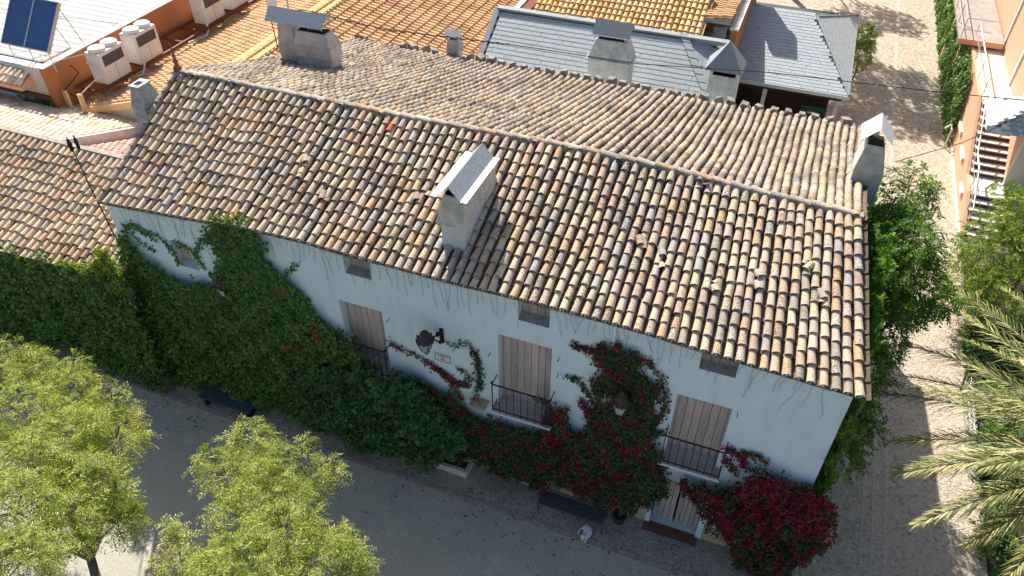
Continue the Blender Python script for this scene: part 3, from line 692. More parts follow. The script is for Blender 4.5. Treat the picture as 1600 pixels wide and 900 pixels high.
# B: twin chimney on the back slope
cB = MB().box(1.24, 7.16, 6.2, 2.46, 7.70, 7.15).obj('chimney', M['cement'], house, label='wide rendered double chimney on the back slope')
MB().frustum((1.22, 7.13, 2.52, 7.74, 7.14), (1.22, 7.13, 2.50, 7.78, 7.52)).obj('chimney_stack', M['pinkcement'], cB, bevel=.022)
MB().frustum((1.22, 7.13, 2.50, 7.78, 7.521), (1.34, 7.22, 2.36, 7.62, 7.93)).obj('chimney_stack', M['pinkcement'], cB, bevel=.022)
MB().box(1.40, 7.26, 7.931, 2.30, 7.58, 7.96).obj('flue_opening', M['soot'], cB)
MB().frustum((.50, 7.35, 1.08, 7.95, 6.2), (.50, 7.35, 1.08, 7.95, 7.0)).obj('chimney_stack', M['cement'], cB, bevel=.022)
MB().frustum((.46, 7.32, 1.14, 7.98, 7.001), (.56, 7.40, 1.10, 7.86, 7.96)).obj('chimney_stack', M['pinkcement'], cB, bevel=.022)
MB().box(.64, 7.48, 7.961, 1.02, 7.78, 7.985).obj('flue_opening', M['soot'], cB)
k = MB(); cap_sheet(k, .28, 2.30, 7.20, 7.86, 8.42, .34, 'x')
for xx in (.55, 1.2, 1.75, 2.22):
    for yy in (7.3, 7.74): k.tube([(xx, yy, 7.9), (xx, yy, 8.14)], .008, 5)
k.obj('metal_cap', M['zinc'], cB)
# C: small chimney behind the back eave
cC = MB().frustum((3.86, 12.2, 4.27, 12.6, 4.9), (3.86, 12.2, 4.27, 12.6, 5.62)).obj('chimney', M['cement'], house, label='small square chimney at the back eave')
MB().frustum((3.83, 12.17, 4.34, 12.66, 5.621), (3.90, 12.22, 4.28, 12.6, 6.02)).obj('chimney_stack', M['pinkcement'], cC, bevel=.022)
MB().box(3.95, 12.27, 6.021, 4.23, 12.55, 6.04).obj('flue_opening', M['soot'], cC)
k = MB(); cap_sheet(k, 3.80, 4.40, 12.15, 12.65, 6.32, .20, 'x')
for xx in (3.9, 4.26): k.tube([(xx, 12.3, 6.0), (xx, 12.3, 6.2)], .008, 5)
k.obj('metal_cap', M['zinc'], cC)
# F: chimney on the right verge with white folded cap
cF = MB().frustum((17.36, 6.0, 18.02, 6.75, 6.7), (17.36, 6.0, 18.02, 6.75, 7.46))  .obj('chimney', M['cement'], house, label='pale chimney at the right verge with folded white metal cap')
MB().frustum((17.34, 5.98, 18.03, 6.77, 7.461), (17.45, 6.10, 17.86, 6.62, 8.14)).obj('chimney_stack', M['cement'], cF, bevel=.022)
MB().box(17.49, 6.14, 8.141, 17.82, 6.58, 8.17).obj('flue_opening', M['soot'], cF)
k = MB(); cap_sheet(k, 17.28, 17.98, 5.95, 6.75, 8.66, .36, 'y')
k.obj('metal_cap', M['whitezinc'], cF)
# G: tapered blue-grey chimney beyond the left verge
cG = MB().frustum((-.56, 2.28, -.14, 2.92, 5.5), (-.56, 2.28, -.14, 2.92, 7.50)).obj('chimney', M['bluecement'], house, label='blue grey tapered chimney beside the left verge')
MB().frustum((-.58, 2.24, -.12, 2.96, 7.50), (-.50, 2.36, -.22, 2.78, 8.06)).obj('chimney_stack', M['bluecement'], cG, bevel=.022)
MB().box(-.53, 2.33, 8.061, -.19, 2.81, 8.10).obj('chimney_top', M['bluecement'], cG)
MB().box(-.44, 2.46, 8.101, -.30, 2.64, 8.11).obj('flue_opening', M['soot'], cG)
# finial at the left end of the ridge
MB().lathe([(.12, 0), (.12, .08), (.07, .12), (.05, .20), (.085, .25), (.05, .30), (.035, .36), (.06, .40), (.03, .45), (.025, .55), (.008, .74)], 12, (.14, 3.5, 8.12)).obj('ridge_finial', M['glazed'], house, True)
MB().box(.0, 3.36, 7.95, .28, 3.64, 8.13).obj('finial_base', M['mortar'], house)

# stones holding down the back eave
me_s = []
for k in range(4):
    b = MB(); r0 = random.Random(k); lo = [(-.13, -.11, -.05), (.13, -.12, -.05), (.14, .11, -.05), (-.12, .12, -.05)]
    up = [(x * .8 + r0.uniform(-.03, .03), y * .8 + r0.uniform(-.03, .03), r0.uniform(.06, .13)) for x, y, z in lo]; b.hexa(lo, up)
    m_ = bpy.data.meshes.new('stone_mesh'); m_.from_pydata(b.v, [], b.f); m_.materials.append(M['stonegrey']); me_s.append(m_)
x = 2.2; kk = 0
while x < 17.6:
    if not (3.7 < x < 4.4):
        o = bpy.data.objects.new('eave_stone', me_s[kk % 4]); COL.objects.link(o)
        zz = float(zb(x, .985)); o.location = (x, YB - .08 + random.uniform(-.05, .05), zz + .17); o.rotation_euler = (random.uniform(-.2, .2), random.uniform(-.2, .2), random.uniform(-.5, .5))
        o.scale = (random.uniform(.8, 1.25),) * 3
        tag(o, 'rough grey stone lying on the tiles along the back eave of the white house', 'stone', 'stones weighing down the back eave')
    kk += 1; x += .44 + random.uniform(-.05, .05)

# ================================================================== ANNEX (left)
annex = thing('annex', 'low annex left of the white house with warm clay tiled roof', 'building', (-6, 2.5, 0))
def aeave(x): return -.62 + .055 * np.clip(x, -9, 0)
def pos_annex(a, b):
    x = -a + .12; L_ = 3.62; t = b / L_
    y = aeave(x) * (1 - t) + 2.62 * t; z = 3.93 + (5.30 - 3.93) * t - .03 * np.sin(np.pi * t); return np.stack([x, y, z], 1)
adeck = deck(lambda x, t: tuple(pos_annex(np.array([.12 - x]), np.array([t * 3.62]))[0] - np.array([0, 0, .012])), list(np.linspace(-12, .1, 14)), list(np.linspace(0, 1, 5)), 'front_roof_slope', M['deck'], annex)
tile_field(pos_annex, 50, 11, .222, 3.62 / 11, adeck, M['annex_tile'], M['under'], 300, r=.092)
def pos_annexb(a, b):
    x = -a - 4.72; t = b / 3.9; y = 6.4 * (1 - t) + 2.66 * t; z = 3.93 * (1 - t) + 5.30 * t; return np.stack([x, y, z], 1)
bdeck = deck(lambda x, t: tuple(pos_annexb(np.array([-4.72 - x]), np.array([t * 3.9]))[0] - np.array([0, 0, .012])), [-12, -8, -4.70], [0, .5, 1], 'back_roof_slope', M['deck'], annex)
tile_field(pos_annexb, 33, 11, .222, 3.9 / 11, bdeck, M['pale_tile'], M['pale_tile'], 0, jit=.4, r=.085)
MB().hexa([(-4.72, 2.7, 5.0), (-4.58, 2.7, 5.0), (-4.58, 6.0, 3.7), (-4.72, 6.0, 3.7)], [(-4.72, 2.7, 5.40), (-4.58, 2.7, 5.40), (-4.58, 6.0, 4.16), (-4.72, 6.0, 4.16)]).obj('verge_wall', M['pinkcement'], annex)
def pos_pink(a, b):
    x = -a - .05; t = b / 3.9; y = 6.3 * (1 - t) + 2.66 * t; z = 3.60 * (1 - t) + 5.06 * t; return np.stack([x, y, z], 1)
pdeck = deck(lambda x, t: tuple(pos_pink(np.array([-.05 - x]), np.array([t * 3.9]))[0] - np.array([0, 0, .012])), [-4.49, -2, -.05], [0, .5, 1], 'side_roof_slope', M['deck'], annex)
tile_field(pos_pink, 20, 13, .215, 3.9 / 13, pdeck, M['pink_tile'], M['pink_tile'], 0, jit=.2, r=.085)
MB().hexa([(-12, 2.55, 5.1), (-.02, 2.55, 5.1), (-.02, 2.72, 5.1), (-12, 2.72, 5.1)], [(-12, 2.56, 5.42), (-.02, 2.56, 5.42), (-.02, 2.71, 5.42), (-12, 2.71, 5.42)]).obj('ridge', M['mortar'], annex)
MB().box(-12, -.45, 0, -.02, -.25, 3.9).obj('front_wall', M['white'], annex)
MB().box(-12, 6.2, 0, -.02, 6.3, 3.7).obj('back_wall', M['cream'], annex)
# wrought iron weathervane-like spike on the annex corner
vane = thing('iron_roof_ornament', 'black wrought iron spike with leaf tips leaning over the annex roof corner', 'ornament', (-.22, -.05, 5.9))
MB().tube([(-.14, -.02, 4.6), (-.24, -.04, 6.5), (-.34, .0, 7.55)], [.018, .016, .010], 6).obj('pole', M['iron'], vane)
for (dx, dz, r) in ((-.02, 7.5, .055), (.24, 7.62, .045)):
    MB().lathe([(.006, -.02), (r, .06), (r * .8, .16), (r * 1.1, .2), (.005, .42)], 7, (-.34 + dx, 0, dz)).obj('leaf_tip', M['iron'], vane)
MB().tube([(-.32, 0, 7.35), (-.2, 0, 7.5), (-.1, 0, 7.64)], .010, 5).obj('side_arm', M['iron'], vane)
MB().tube([(-.30, 0, 7.2), (-.42, 0, 7.1), (-.45, 0, 7.25), (-.36, 0, 7.3)], .010, 5).obj('scroll', M['iron'], vane)

# ================================================================== ORANGE GABLED ROOF BUILDING
orange = thing('orange_tiled_building', 'large building behind with new orange tiled gable roof', 'building', (-2, 18, 0))
SL = .29; HZ = 5.72
LL = 6.1 * math.hypot(1, SL)
def pos_ol(a, b):    # left plane, b from the lower edge (x=-8.1) up to the ridge
    t = b / LL; x = -8.2 + 6.1 * t; return np.stack([x, 6.05 + a, HZ - SL * (-2.1 - x)], 1)
def pos_or(a, b):
    L2 = 7.4 * math.hypot(1, SL); t = b / L2; x = 5.3 - 7.4 * t; return np.stack([x, 6.05 + a, HZ - SL * (x + 2.1)], 1)
lo_ = MB().slab([(-8.2, 6.05, HZ - SL * 6.1 - .01), (-2.1, 6.05, HZ - .01), (-2.1, 30, HZ - .01), (-8.2, 30, HZ - SL * 6.1 - .01)], .1).obj('left_roof_slope', M['orange_tile'], orange)
ro_ = MB().slab([(-2.1, 6.05, HZ - .012), (-.02, 6.05, HZ - .012 - SL * 2.08), (-.02, 12.7, HZ - .012 - SL * 2.08), (5.3, 12.7, HZ - .012 - SL * 7.4), (5.3, 30, HZ - .012 - SL * 7.4), (-2.1, 30, HZ - .012)], .1).obj('right_roof_slope', M['orange_tile'], orange)
tile_field(pos_ol, 100, 17, .235, LL / 17, lo_, M['orange_tile'], None, 0, jit=.12, r=.098, L=.44)
tile_field(pos_or, 100, 20, .235, 7.4 * math.hypot(1, SL) / 20, ro_, M['orange_tile'], None, 0, jit=.12, r=.098, L=.44,
           inside=lambda a, b: ((5.3 - b / math.hypot(1, SL)) < -.15) | (a > 6.9))
rb = MB()
for k in range(60):
    y0 = 6.05 + k * .4; rb.tube([(-2.1, y0, HZ + .05), (-2.1, y0 + .43, HZ + .045)], [.135, .13], 8)
rb.obj('ridge_tiles', M['yellow_tile'], orange, kind='stuff')
MB().box(-2.45, 6.06, HZ - .06, -1.75, 30, HZ + .075).obj('ridge_mortar', M['yellow_tile'], orange)
MB().add([(-8.1, 6.12, 0), (-.05, 6.12, 0), (-.05, 6.12, HZ - SL * 2.1 - .11), (-2.1, 6.12, HZ - .11), (-8.1, 6.12, HZ - SL * 6.1 - .11)], [(0, 1, 2, 3, 4)]).obj('front_wall', M['cream'], orange)
MB().hexa([(-8.2, 6.0, HZ - SL * 6.1 - .16), (-2.1, 6.0, HZ - .16), (-2.1, 6.16, HZ - .16), (-8.2, 6.16, HZ - SL * 6.1 - .16)], [(-8.2, 6.0, HZ - SL * 6.1 + .08), (-2.1, 6.0, HZ + .08), (-2.1, 6.16, HZ + .08), (-8.2, 6.16, HZ - SL * 6.1 + .08)]).obj('verge_trim', M['orange_tile'], orange)
MB().hexa([(-2.1, 6.0, HZ - .16), (-.05, 6.0, HZ - .16 - SL * 2.05), (-.05, 6.16, HZ - .16 - SL * 2.05), (-2.1, 6.16, HZ - .16)], [(-2.1, 6.0, HZ + .08), (-.05, 6.0, HZ + .08 - SL * 2.05), (-.05, 6.16, HZ + .08 - SL * 2.05), (-2.1, 6.16, HZ + .08)]).obj('verge_trim', M['orange_tile'], orange)
# ================================================================== PARAPET BUILDING with white corrugated roof
pb = thing('parapet_building', 'flat building with orange parapet wall and white corrugated metal roof', 'building', (-16, 14, 0))
MB().box(-8.20, 5.60, 0, -8.0, 34, 5.78).obj('parapet_wall', M['orangewall'], pb)
MB().box(-8.24, 5.58, 5.781, -7.97, 34, 5.82).obj('coping', M['whitezinc'], pb)
MB().box(-30, 5.70, 0, -8.201, 5.85, 4.62).obj('front_wall', M['white'], pb)
MB().box(-30, 5.52, 4.62, -8.201, 5.85, 4.74).obj('ledge', M['redstep'], pb)
MB().box(-30, 5.66, 4.741, -8.201, 5.85, 5.40).obj('upper_wall', M['cream'], pb)
MB().box(-30, 5.86, 5.2, -8.25, 34, 5.48).obj('roof_slab', M['pipe'], pb)
co = MB(); nrib = 72
V = []; F_ = []
for k in range(nrib * 4 + 1):      # ribs run along x (towards the parapet), side by side in y
    y = 6.4 + k * .095; z = 5.52 + (.035 if k % 4 in (1, 2) else 0)
    V += [(-30, y, z), (-8.26, y, z)]
for k in range(nrib * 4): F_.append((2 * k, 2 * k + 1, 2 * k + 3, 2 * k + 2))
V2 = [(vx, vy + .0, vz) for vx, vy, vz in V]
def corr_mat():
    return plain('white_coated_sheet', (.52, .505, .48), .06, 1.5, .6, bump=.05, spots=(3, (.52, .48, .42), .66))
corr = MB().add(V2, F_).obj('corrugated_sheet', corr_mat(), pb)
MB().tube([(-30, 5.75, 5.62), (-8.7, 5.75, 5.62)], .10, 10).obj('gutter_pipe', M['zinc'], pb)
MB().box(-9.0, 5.62, 5.40, -8.202, 5.9, 5.76).obj('corner_block', M['pinkcement'], pb)
MB().tube([(-17, 9.0, 5.60), (-8.4, 9.9, 5.60)], .02, 5).obj('thin_pipe', M['zinc'], pb)
# short tiled coping in front
def pos_cop(a, b):
    return np.stack([-a - 8.75, 5.10 + b * .86, 5.24 + b * .40], 1)
cd = MB().hexa([(-16, 5.10, 5.08), (-8.75, 5.10, 5.08), (-8.75, 5.70, 5.08), (-16, 5.70, 5.08)], [(-16, 5.10, 5.21), (-8.75, 5.10, 5.21), (-8.75, 5.70, 5.48), (-16, 5.70, 5.48)]).obj('tiled_coping', M['salmon'], pb)
tile_field(pos_cop, 30, 2, .23, .31, cd, M['pale_tile'], None, 0, jit=.4, r=.085)
# solar collector
sol = thing('solar_collector', 'tilted blue solar water collector on a steel frame on the white roof', 'solar panel', (-8.8, 6.4, 5.6))
def SP(u, v, w): # u along x, v up the panel
    return (-9.86 + 2.08 * u, 5.90 + 1.12 * v - .04 * w, 6.26 + 1.28 * v + .04 * w)
for (u0, u1) in ((.015, .485), (.515, .985)):
    MB().hexa([SP(u0, .02, .2), SP(u1, .02, .2), SP(u1, .98, .2), SP(u0, .98, .2)], [SP(u0, .02, .9), SP(u1, .02, .9), SP(u1, .98, .9), SP(u0, .98, .9)]).obj('absorber_panel', M['panel'], sol)
fr = MB()
for (u0, u1, v0, v1) in ((0, .015, 0, 1), (.485, .515, 0, 1), (.985, 1, 0, 1), (.015, .485, 0, .02), (.515, .985, 0, .02), (.015, .485, .98, 1), (.515, .985, .98, 1)):
    fr.hexa([SP(u0, v0, -1), SP(u1, v0, -1), SP(u1, v1, -1), SP(u0, v1, -1)], [SP(u0, v0, 1.3), SP(u1, v0, 1.3), SP(u1, v1, 1.3), SP(u0, v1, 1.3)])
fr.obj('frame', M['alu'], sol)
for xx in (-9.6, -8.7, -7.85):
    MB().tube([(xx, 5.95, 5.55), (xx, 5.92, 6.28)], .018, 5).obj('leg', M['alu'], sol)
    MB().tube([(xx, 7.5, 5.55), (xx, 6.95, 7.4)], .018, 5).obj('strut', M['alu'], sol)
    MB().tube([(xx, 7.5, 5.60), (xx, 6.0, 5.9)], .014, 5).obj('strut', M['alu'], sol)
for i, (ya, yb, xx) in enumerate(((6.1, 7.3, -8.55), (6.2, 8.3, -8.28))):
    b = thing('steel_beam', ['short dark red steel beam on the white roof behind the solar collector', 'longer dark red steel beam along the roof edge beside the solar collector'][i], 'beam', (xx, ya, 5.6))
    MB().box(xx, ya, 5.58, xx + .14, yb, 5.72).obj('web', M['redsteel'], b); MB().box(xx - .03, ya, 5.721, xx + .17, yb, 5.74).obj('flange', M['redsteel'], b)
# air conditioning units
rails = MB(); 
for xx in (-6.78, -7.85): rails.box(xx, 6.4, 4.74, xx + .08, 15.6, 4.84)
for yy in np.arange(6.5, 15.6, 1.1): rails.box(-7.85, yy, 4.68, -6.70, yy + .06, 4.738)
ra = rails.obj('equipment_frame', M['redsteel']); tag(ra, 'long dark red steel frame carrying the air conditioners on the orange roof', 'frame')
def ac_unit(label):
    u = thing('air_conditioner', label, 'air conditioner', (0, 0, 0), 'air conditioners beside the orange parapet')
    MB().box(-.31, -.58, 0, .31, .58, 1.10).obj('casing', M['acpaint'], u, bevel=.02)
    MB().box(.311, -.46, .62, .322, .46, .98).obj('grille', M['acdark'], u)
    MB().box(.311, -.012, .02, .316, .012, .58).obj('panel_joint', M['acgrey'], u)
    MB().box(-.28, -.592, .05, .28, -.585, 1.04).obj('side_panel', M['acpaint'], u)
    for k in range(5):
        MB().box(.323, -.46, .65 + k * .07, .33, .46, .66 + k * .07).obj('slat', M['acgrey'], u)
    for yy in (-.28, .29):
        fan = MB().lathe([(.285, 0), (.285, .09), (.265, .11)], 20, (0, yy, 1.101)).obj('fan_housing', M['acpaint'], u, False)
        MB().lathe([(.245, 0), (.245, .012)], 20, (0, yy, 1.212)).obj('fan_guard', M['acgrey'], fan)
        MB().lathe([(.10, 0), (.095, .02)], 14, (0, yy, 1.225)).obj('fan_hub', M['acpaint'], fan)
    return u
a1 = ac_unit('nearest white air conditioner with two round fans by the parapet'); a1.location = (-7.09, 7.45, 4.84)
for loc, lb in (((-7.09, 9.12, 4.84), 'second white air conditioner with two round fans, just behind the nearest one'),
                ((-7.15, 12.95, 4.84), 'third white air conditioner at the top edge of the picture, after the gap'),
                ((-7.15, 14.55, 4.84), 'farthest white air conditioner in the row, cut by the top edge')):
    dup(a1, loc, lb)
pp = thing('drain_hose', 'white hose and loose cables hanging below the second air conditioner', 'hose', (-6.8, 8.3, 4.5))
MB().tube([(-6.74, 8.62, 5.1), (-6.68, 8.6, 4.9), (-6.62, 8.3, 4.62), (-6.7, 8.1, 4.6)], .03, 7).obj('hose', M['pipe'], pp)
pp2 = thing('bent_pipe', 'white bent drain pipe under the third air conditioner', 'pipe', (-6.8, 12, 4.5))
MB().tube([(-6.8, 12.3, 5.1), (-6.75, 12.25, 4.72), (-6.6, 11.9, 4.62), (-6.9, 11.0, 4.6)], .045, 7).obj('pipe', M['pipe'], pp2)
for i, (x0, y0) in enumerate(((-7.72, 5.85), (-6.98, 5.80))):
    t = thing('conduit_stub', ['left yellowish clay conduit sticking up from the pale tiles', 'right yellowish clay conduit beside the orange roof corner'][i], 'pipe', (x0, y0, 4.1))
    for dx in (-.06, .06): MB().tube([(x0 + dx, y0 - .05, 4.25), (x0 + dx - .03, y0, 4.95)], .055, 8).obj('pipe', M['yellow_tile'], t)
cables = thing('loose_cables', 'loose grey cables looping out of the conduits to the parapet wall', 'cable', (-7, 6.5, 5))
for pts in ([(-6.98, 5.8, 4.95), (-6.7, 6.6, 5.35), (-7.2, 6.8, 5.6), (-7.9, 7.2, 5.3)], [(-7.72, 5.85, 4.95), (-7.8, 6.7, 5.2), (-7.95, 6.6, 5.5)], [(-7.72, 5.85, 4.95), (-7.3, 5.9, 4.7), (-6.98, 5.8, 4.95)]):
    MB().tube(pts, .02, 5).obj('cable', M['pipe'] if len(pts) == 4 and pts[1][0] == -6.7 else M['rope'], cables)
# thin mast and panel behind the twin chimney
mast = thing('antenna_mast', 'thin antenna mast rising behind the double chimney', 'mast', (-.9, 9.9, 5))
MB().tube([(-.95, 9.9, 5.3), (-.86, 9.95, 7.6)], .03, 6).obj('pole', M['zinc'], mast)
MB().tube([(-1.7, 10, 5.5), (-1.75, 10, 7.8)], .018, 6).obj('guy_pole', M['iron'], mast)
MB().box(-1.72, 9.96, 7.15, -1.35, 9.99, 7.5).obj('reflector', M['whitezinc'], mast)

# ================================================================== SLATE BUILDING (behind)
sl = thing('slate_roofed_building', 'building behind the back eave with blue grey slate roof', 'building', (8.5, 15, 0))
Lsl = 3.95
def pos_sl(a, b):   # front slope: ridge y=16.75 z=5.5, eave y=13.3 z=3.4
    t = b / Lsl; return np.stack([4.0 + a, 13.3 + 3.45 * t, 3.38 + 2.1 * t], 1)
def sl_in(a, b):
    t = b / Lsl; xr_ = 11.49 + (1 - t) * 2.49
    return (a > .12) & (4 + a < xr_ + .02) & (b < Lsl - .15)
sb = MB().slab([(4.0, 13.3, 3.37), (13.98, 13.3, 3.37), (11.49, 16.75, 5.47), (4.0, 16.75, 5.47)], .1).obj('front_roof_slope', M['slate_dark'], sl)
slate_field(pos_sl, 27, 20, .38, Lsl / 20, sb, M['slate'], sl_in)
B0, Q0, T0 = (13.98, 13.3, 3.37), (13.27, 16.94, 5.15), (11.49, 16.75, 5.47)
sr = MB().slab([B0, Q0, T0], .1).obj('side_roof_slope', M['slate_dark'], sl)
def tri_slates(P0, P1, apex, name, parent, w_=.3, e_=.18):
    P0, P1, A = np.array(P0), np.array(P1), np.array(apex); w = np.linalg.norm(P1 - P0); U = (P1 - P0) / w
    foot = P0 + U * ((A - P0) @ U); h = np.linalg.norm(A - foot); Vv = (A - foot) / h; t0 = ((A - P0) @ U)
    n_ = np.cross(U, Vv); n_ = n_ * np.sign(n_[2])
    f = lambda a, b: P0 + n_ * .004 + a[:, None] * U + b[:, None] * Vv
    slate_field(f, int(w / w_) + 1, int(h / e_) + 1, w_, e_, parent, M['slate'], lambda a, b: (a > t0 * b / h + .05) & (a < w - (w - t0) * b / h - .05) & (b < h - .05), name)
tri_slates(B0, Q0, T0, 'side_slates', sr)
MB().hexa([(4.0, 16.70, 5.35), (13.1, 16.70, 5.33), (13.1, 16.9, 5.33), (4.0, 16.9, 5.35)], [(4.0, 16.62, 5.53), (13.1, 16.62, 5.51), (13.1, 16.92, 5.51), (4.0, 16.92, 5.53)]).obj('ridge_flashing', M['slate_flash'], sl)
MB().hexa([(3.9, 13.3, 3.30), (4.12, 13.3, 3.30), (4.12, 16.7, 5.40), (3.9, 16.7, 5.40)], [(3.9, 13.3, 3.43), (4.12, 13.3, 3.43), (4.12, 16.7, 5.53), (3.9, 16.7, 5.53)]).obj('verge_flashing', M['slate_flash'], sl)
hip = thing_ = None
n = 13
for k in range(n):
    t0, t1 = k / n, (k + 1.08) / n
    def hp(t, o, dz): return (13.98 - 2.49 * t + o, 13.3 + 3.45 * t, 3.42 + 2.1 * t + dz)
    MB().hexa([hp(t0, -.22, 0), hp(t0, .08, -.02), hp(t1, .08, -.02), hp(t1, -.22, 0)], [hp(t0, -.22, .035), hp(t0, .08, .03), hp(t1, .08, .012), hp(t1, -.22, .016)]).obj('hip_slate', M['slate'], sl)
MB().box(4.05, 13.4, 0, 13.1, 16.6, 3.25).obj('wall', M['cream'], sl)
MB().add([(4.06, 13.4, 3.2), (4.06, 16.75, 3.2), (4.06, 16.75, 5.3)], [(0, 1, 2)]).obj('gable_infill', M['cream'], sl)
# D chimney
cD = MB().box(8.72, 13.5, 3.3, 10.18, 14.3, 5.50).obj('chimney', M['pinkcement'], sl, label='large pinkish chimney with slate covered gable cap')
MB().box(8.64, 13.42, 5.501, 10.26, 14.38, 5.60).obj('chimney_band', M['cement'], cD)
MB().frustum((8.68, 13.46, 10.22, 14.34, 5.601), (8.92, 13.62, 9.98, 14.18, 6.26)).obj('chimney_stack', M['cement'], cD, bevel=.022)
MB().box(9.0, 13.66, 6.261, 9.9, 14.12, 6.30).obj('flue_opening', M['soot'], cD)
k = MB(); cap_sheet(k, 8.80, 10.12, 13.50, 14.22, 6.86, .36, 'x', .03)
k.obj('slate_cap', M['slate'], cD)
MB().box(8.80, 13.49, 6.42, 10.12, 13.53, 6.47).obj('cap_trim', M['whitezinc'], cD)
for xx in (8.95, 9.9):
    for yy in (13.66, 14.1): MB().box(xx, yy, 6.26, xx + .05, yy + .05, 6.55).obj('cap_post', M['zinc'], cD)
# E chimney with slate pyramid
cE = MB().box(12.98, 13.0, 2.5, 13.92, 13.75, 5.93).obj('chimney', M['cement'], sl, label='grey chimney with blue slate pyramid cap')
for (x0, y0, x1, y1) in ((12.98, 13.0, 13.08, 13.75), (13.82, 13.0, 13.92, 13.75), (13.08, 13.65, 13.82, 13.75)):
    MB().box(x0, y0, 5.931, x1, y1, 6.08).obj('chimney_rim', M['cement'], cE)
MB().box(13.08, 13.04, 5.931, 13.82, 13.64, 5.95).obj('flue_opening', M['soot'], cE)
ap = (13.42, 13.42, 6.98); cs = [(12.80, 12.88, 6.12), (14.02, 12.88, 6.12), (14.02, 13.98, 6.12), (12.80, 13.98, 6.12)]
pc = MB().add([ap] + cs, [(0, 1, 2), (0, 2, 3), (0, 3, 4), (0, 4, 1), (4, 3, 2, 1)]).obj('pyramid_cap', M['slate'], cE)

# ================================================================== PAVILION with big slate hip roof
pv = thing('slate_pavilion', 'open pavilion with large grey slate hipped roof beside the path', 'pavilion', (15, 23, 0))
Zp = 3.22; sF = .3; aR = .44
A_ = (13.0, 18.8, Zp); B_ = (17.8, 18.8, Zp); C_ = (17.8, 27.2, Zp)
T_ = (17.8 - aR * 4.2, 23.0, Zp + sF * 4.2); T2 = (9.0, 23.0, Zp + sF * 4.2)
fs = MB().slab([(9.0, 18.8, Zp - .01), (17.8, 18.8, Zp - .01), (T_[0], T_[1], T_[2] - .01), (9.0, 23.0, T_[2] - .01)], .1).obj('front_roof_slope', M['slate_dark'], pv)
def pos_pf(a, b): k_ = math.hypot(1, sF); return np.stack([9.0 + a, 18.8 + b / k_, Zp + b / k_ * sF], 1)
slate_field(pos_pf, 36, 24, .25, 4.2 * math.hypot(1, sF) / 23, fs, M['slate'], lambda a, b: (9 + a < 17.8 - aR * b / math.hypot(1, sF) - .12) & (b < 4.65))
rs = MB().slab([(17.8, 18.8, Zp - .01), (17.8, 27.2, Zp - .01), (T_[0], T_[1], T_[2] - .01)], .1).obj('side_roof_slope', M['slate_dark'], pv)
kR = math.hypot(aR, sF) / aR
def pos_pr(a, b): return np.stack([17.8 - b / kR, 18.8 + a, Zp + b / kR * sF / aR], 1)
slate_field(pos_pr, 32, 19, .27, .185, rs, M['slate'], lambda a, b: (a > (b / kR) / aR + .08) & (a < 8.4 - (b / kR) / aR - .08))
MB().slab([(9.0, 27.2, Zp - .01), (9.0, 23.0, T_[2] - .01), (T_[0], T_[1], T_[2] - .01), (17.8, 27.2, Zp - .01)], .1).obj('back_roof_slope', M['slate_dark'], pv)
MB().tube([(17.8, 18.8, Zp + .03), (T_[0], T_[1], T_[2] + .03)], .055, 8).obj('hip_roll', M['slate_flash'], pv)
MB().tube([(17.8, 27.2, Zp + .03), (T_[0], T_[1], T_[2] + .03)], .03, 6).obj('hip_roll', M['slate_flash'], pv)
MB().box(9, 18.72, Zp - .14, 17.84, 18.80, Zp + .0).obj('gutter', M['zinc'], pv)
MB().box(9, 18.95, Zp - .34, 17.6, 19.1, Zp - .145).obj('beam', M['darkwood'], pv)
MB().box(17.45, 19.1, Zp - .34, 17.6, 27, Zp - .145).obj('beam', M['darkwood'], pv)
MB().box(9, 18.82, Zp - .13, 17.75, 27.1, Zp - .115).obj('ceiling', M['darkwood'], pv)
for (xx, yy) in ((17.4, 19.0), (14.6, 19.0), (17.4, 26.8), (11.5, 19.0)):
    MB().box(xx, yy, 0, xx + .16, yy + .16, Zp - .35).obj('post', M['pinkcement'], pv)
MB().box(9, 21.6, 0, 17.3, 21.8, 3.0).obj('back_wall', M['darkwood'], pv)
MB().box(9, 18.9, .01, 17.5, 21.6, .02).obj('floor', M['darkwood'], pv)
mb_ = thing('notice_board', 'dark green notice board with pale strip standing under the pavilion corner', 'board', (16.7, 19.6, 0))
MB().box(16.2, 19.5, .9, 17.2, 19.56, 2.2).obj('panel', plain('dark_green_board', (.03, .06, .045), .2, 8), mb_)
MB().box(16.5, 19.48, 1.9, 16.95, 19.499, 1.96).obj('pale_strip', M['cream'], mb_)
for xx in (16.25, 17.1): MB().box(xx, 19.57, 0, xx + .05, 19.62, 2.2).obj('leg', M['iron'], mb_)
ctr = thing('wooden_counter', 'orange brown wooden counter in the shade of the pavilion', 'counter', (14.2, 19.6, 0))
MB().box(13.4, 19.4, 0, 15.0, 19.9, 1.05).obj('front', plain('orange_wood', (.42, .17, .05), .25, 6), ctr); MB().box(13.35, 19.35, 1.051, 15.05, 19.95, 1.10).obj('top', M['darkwood'], ctr)

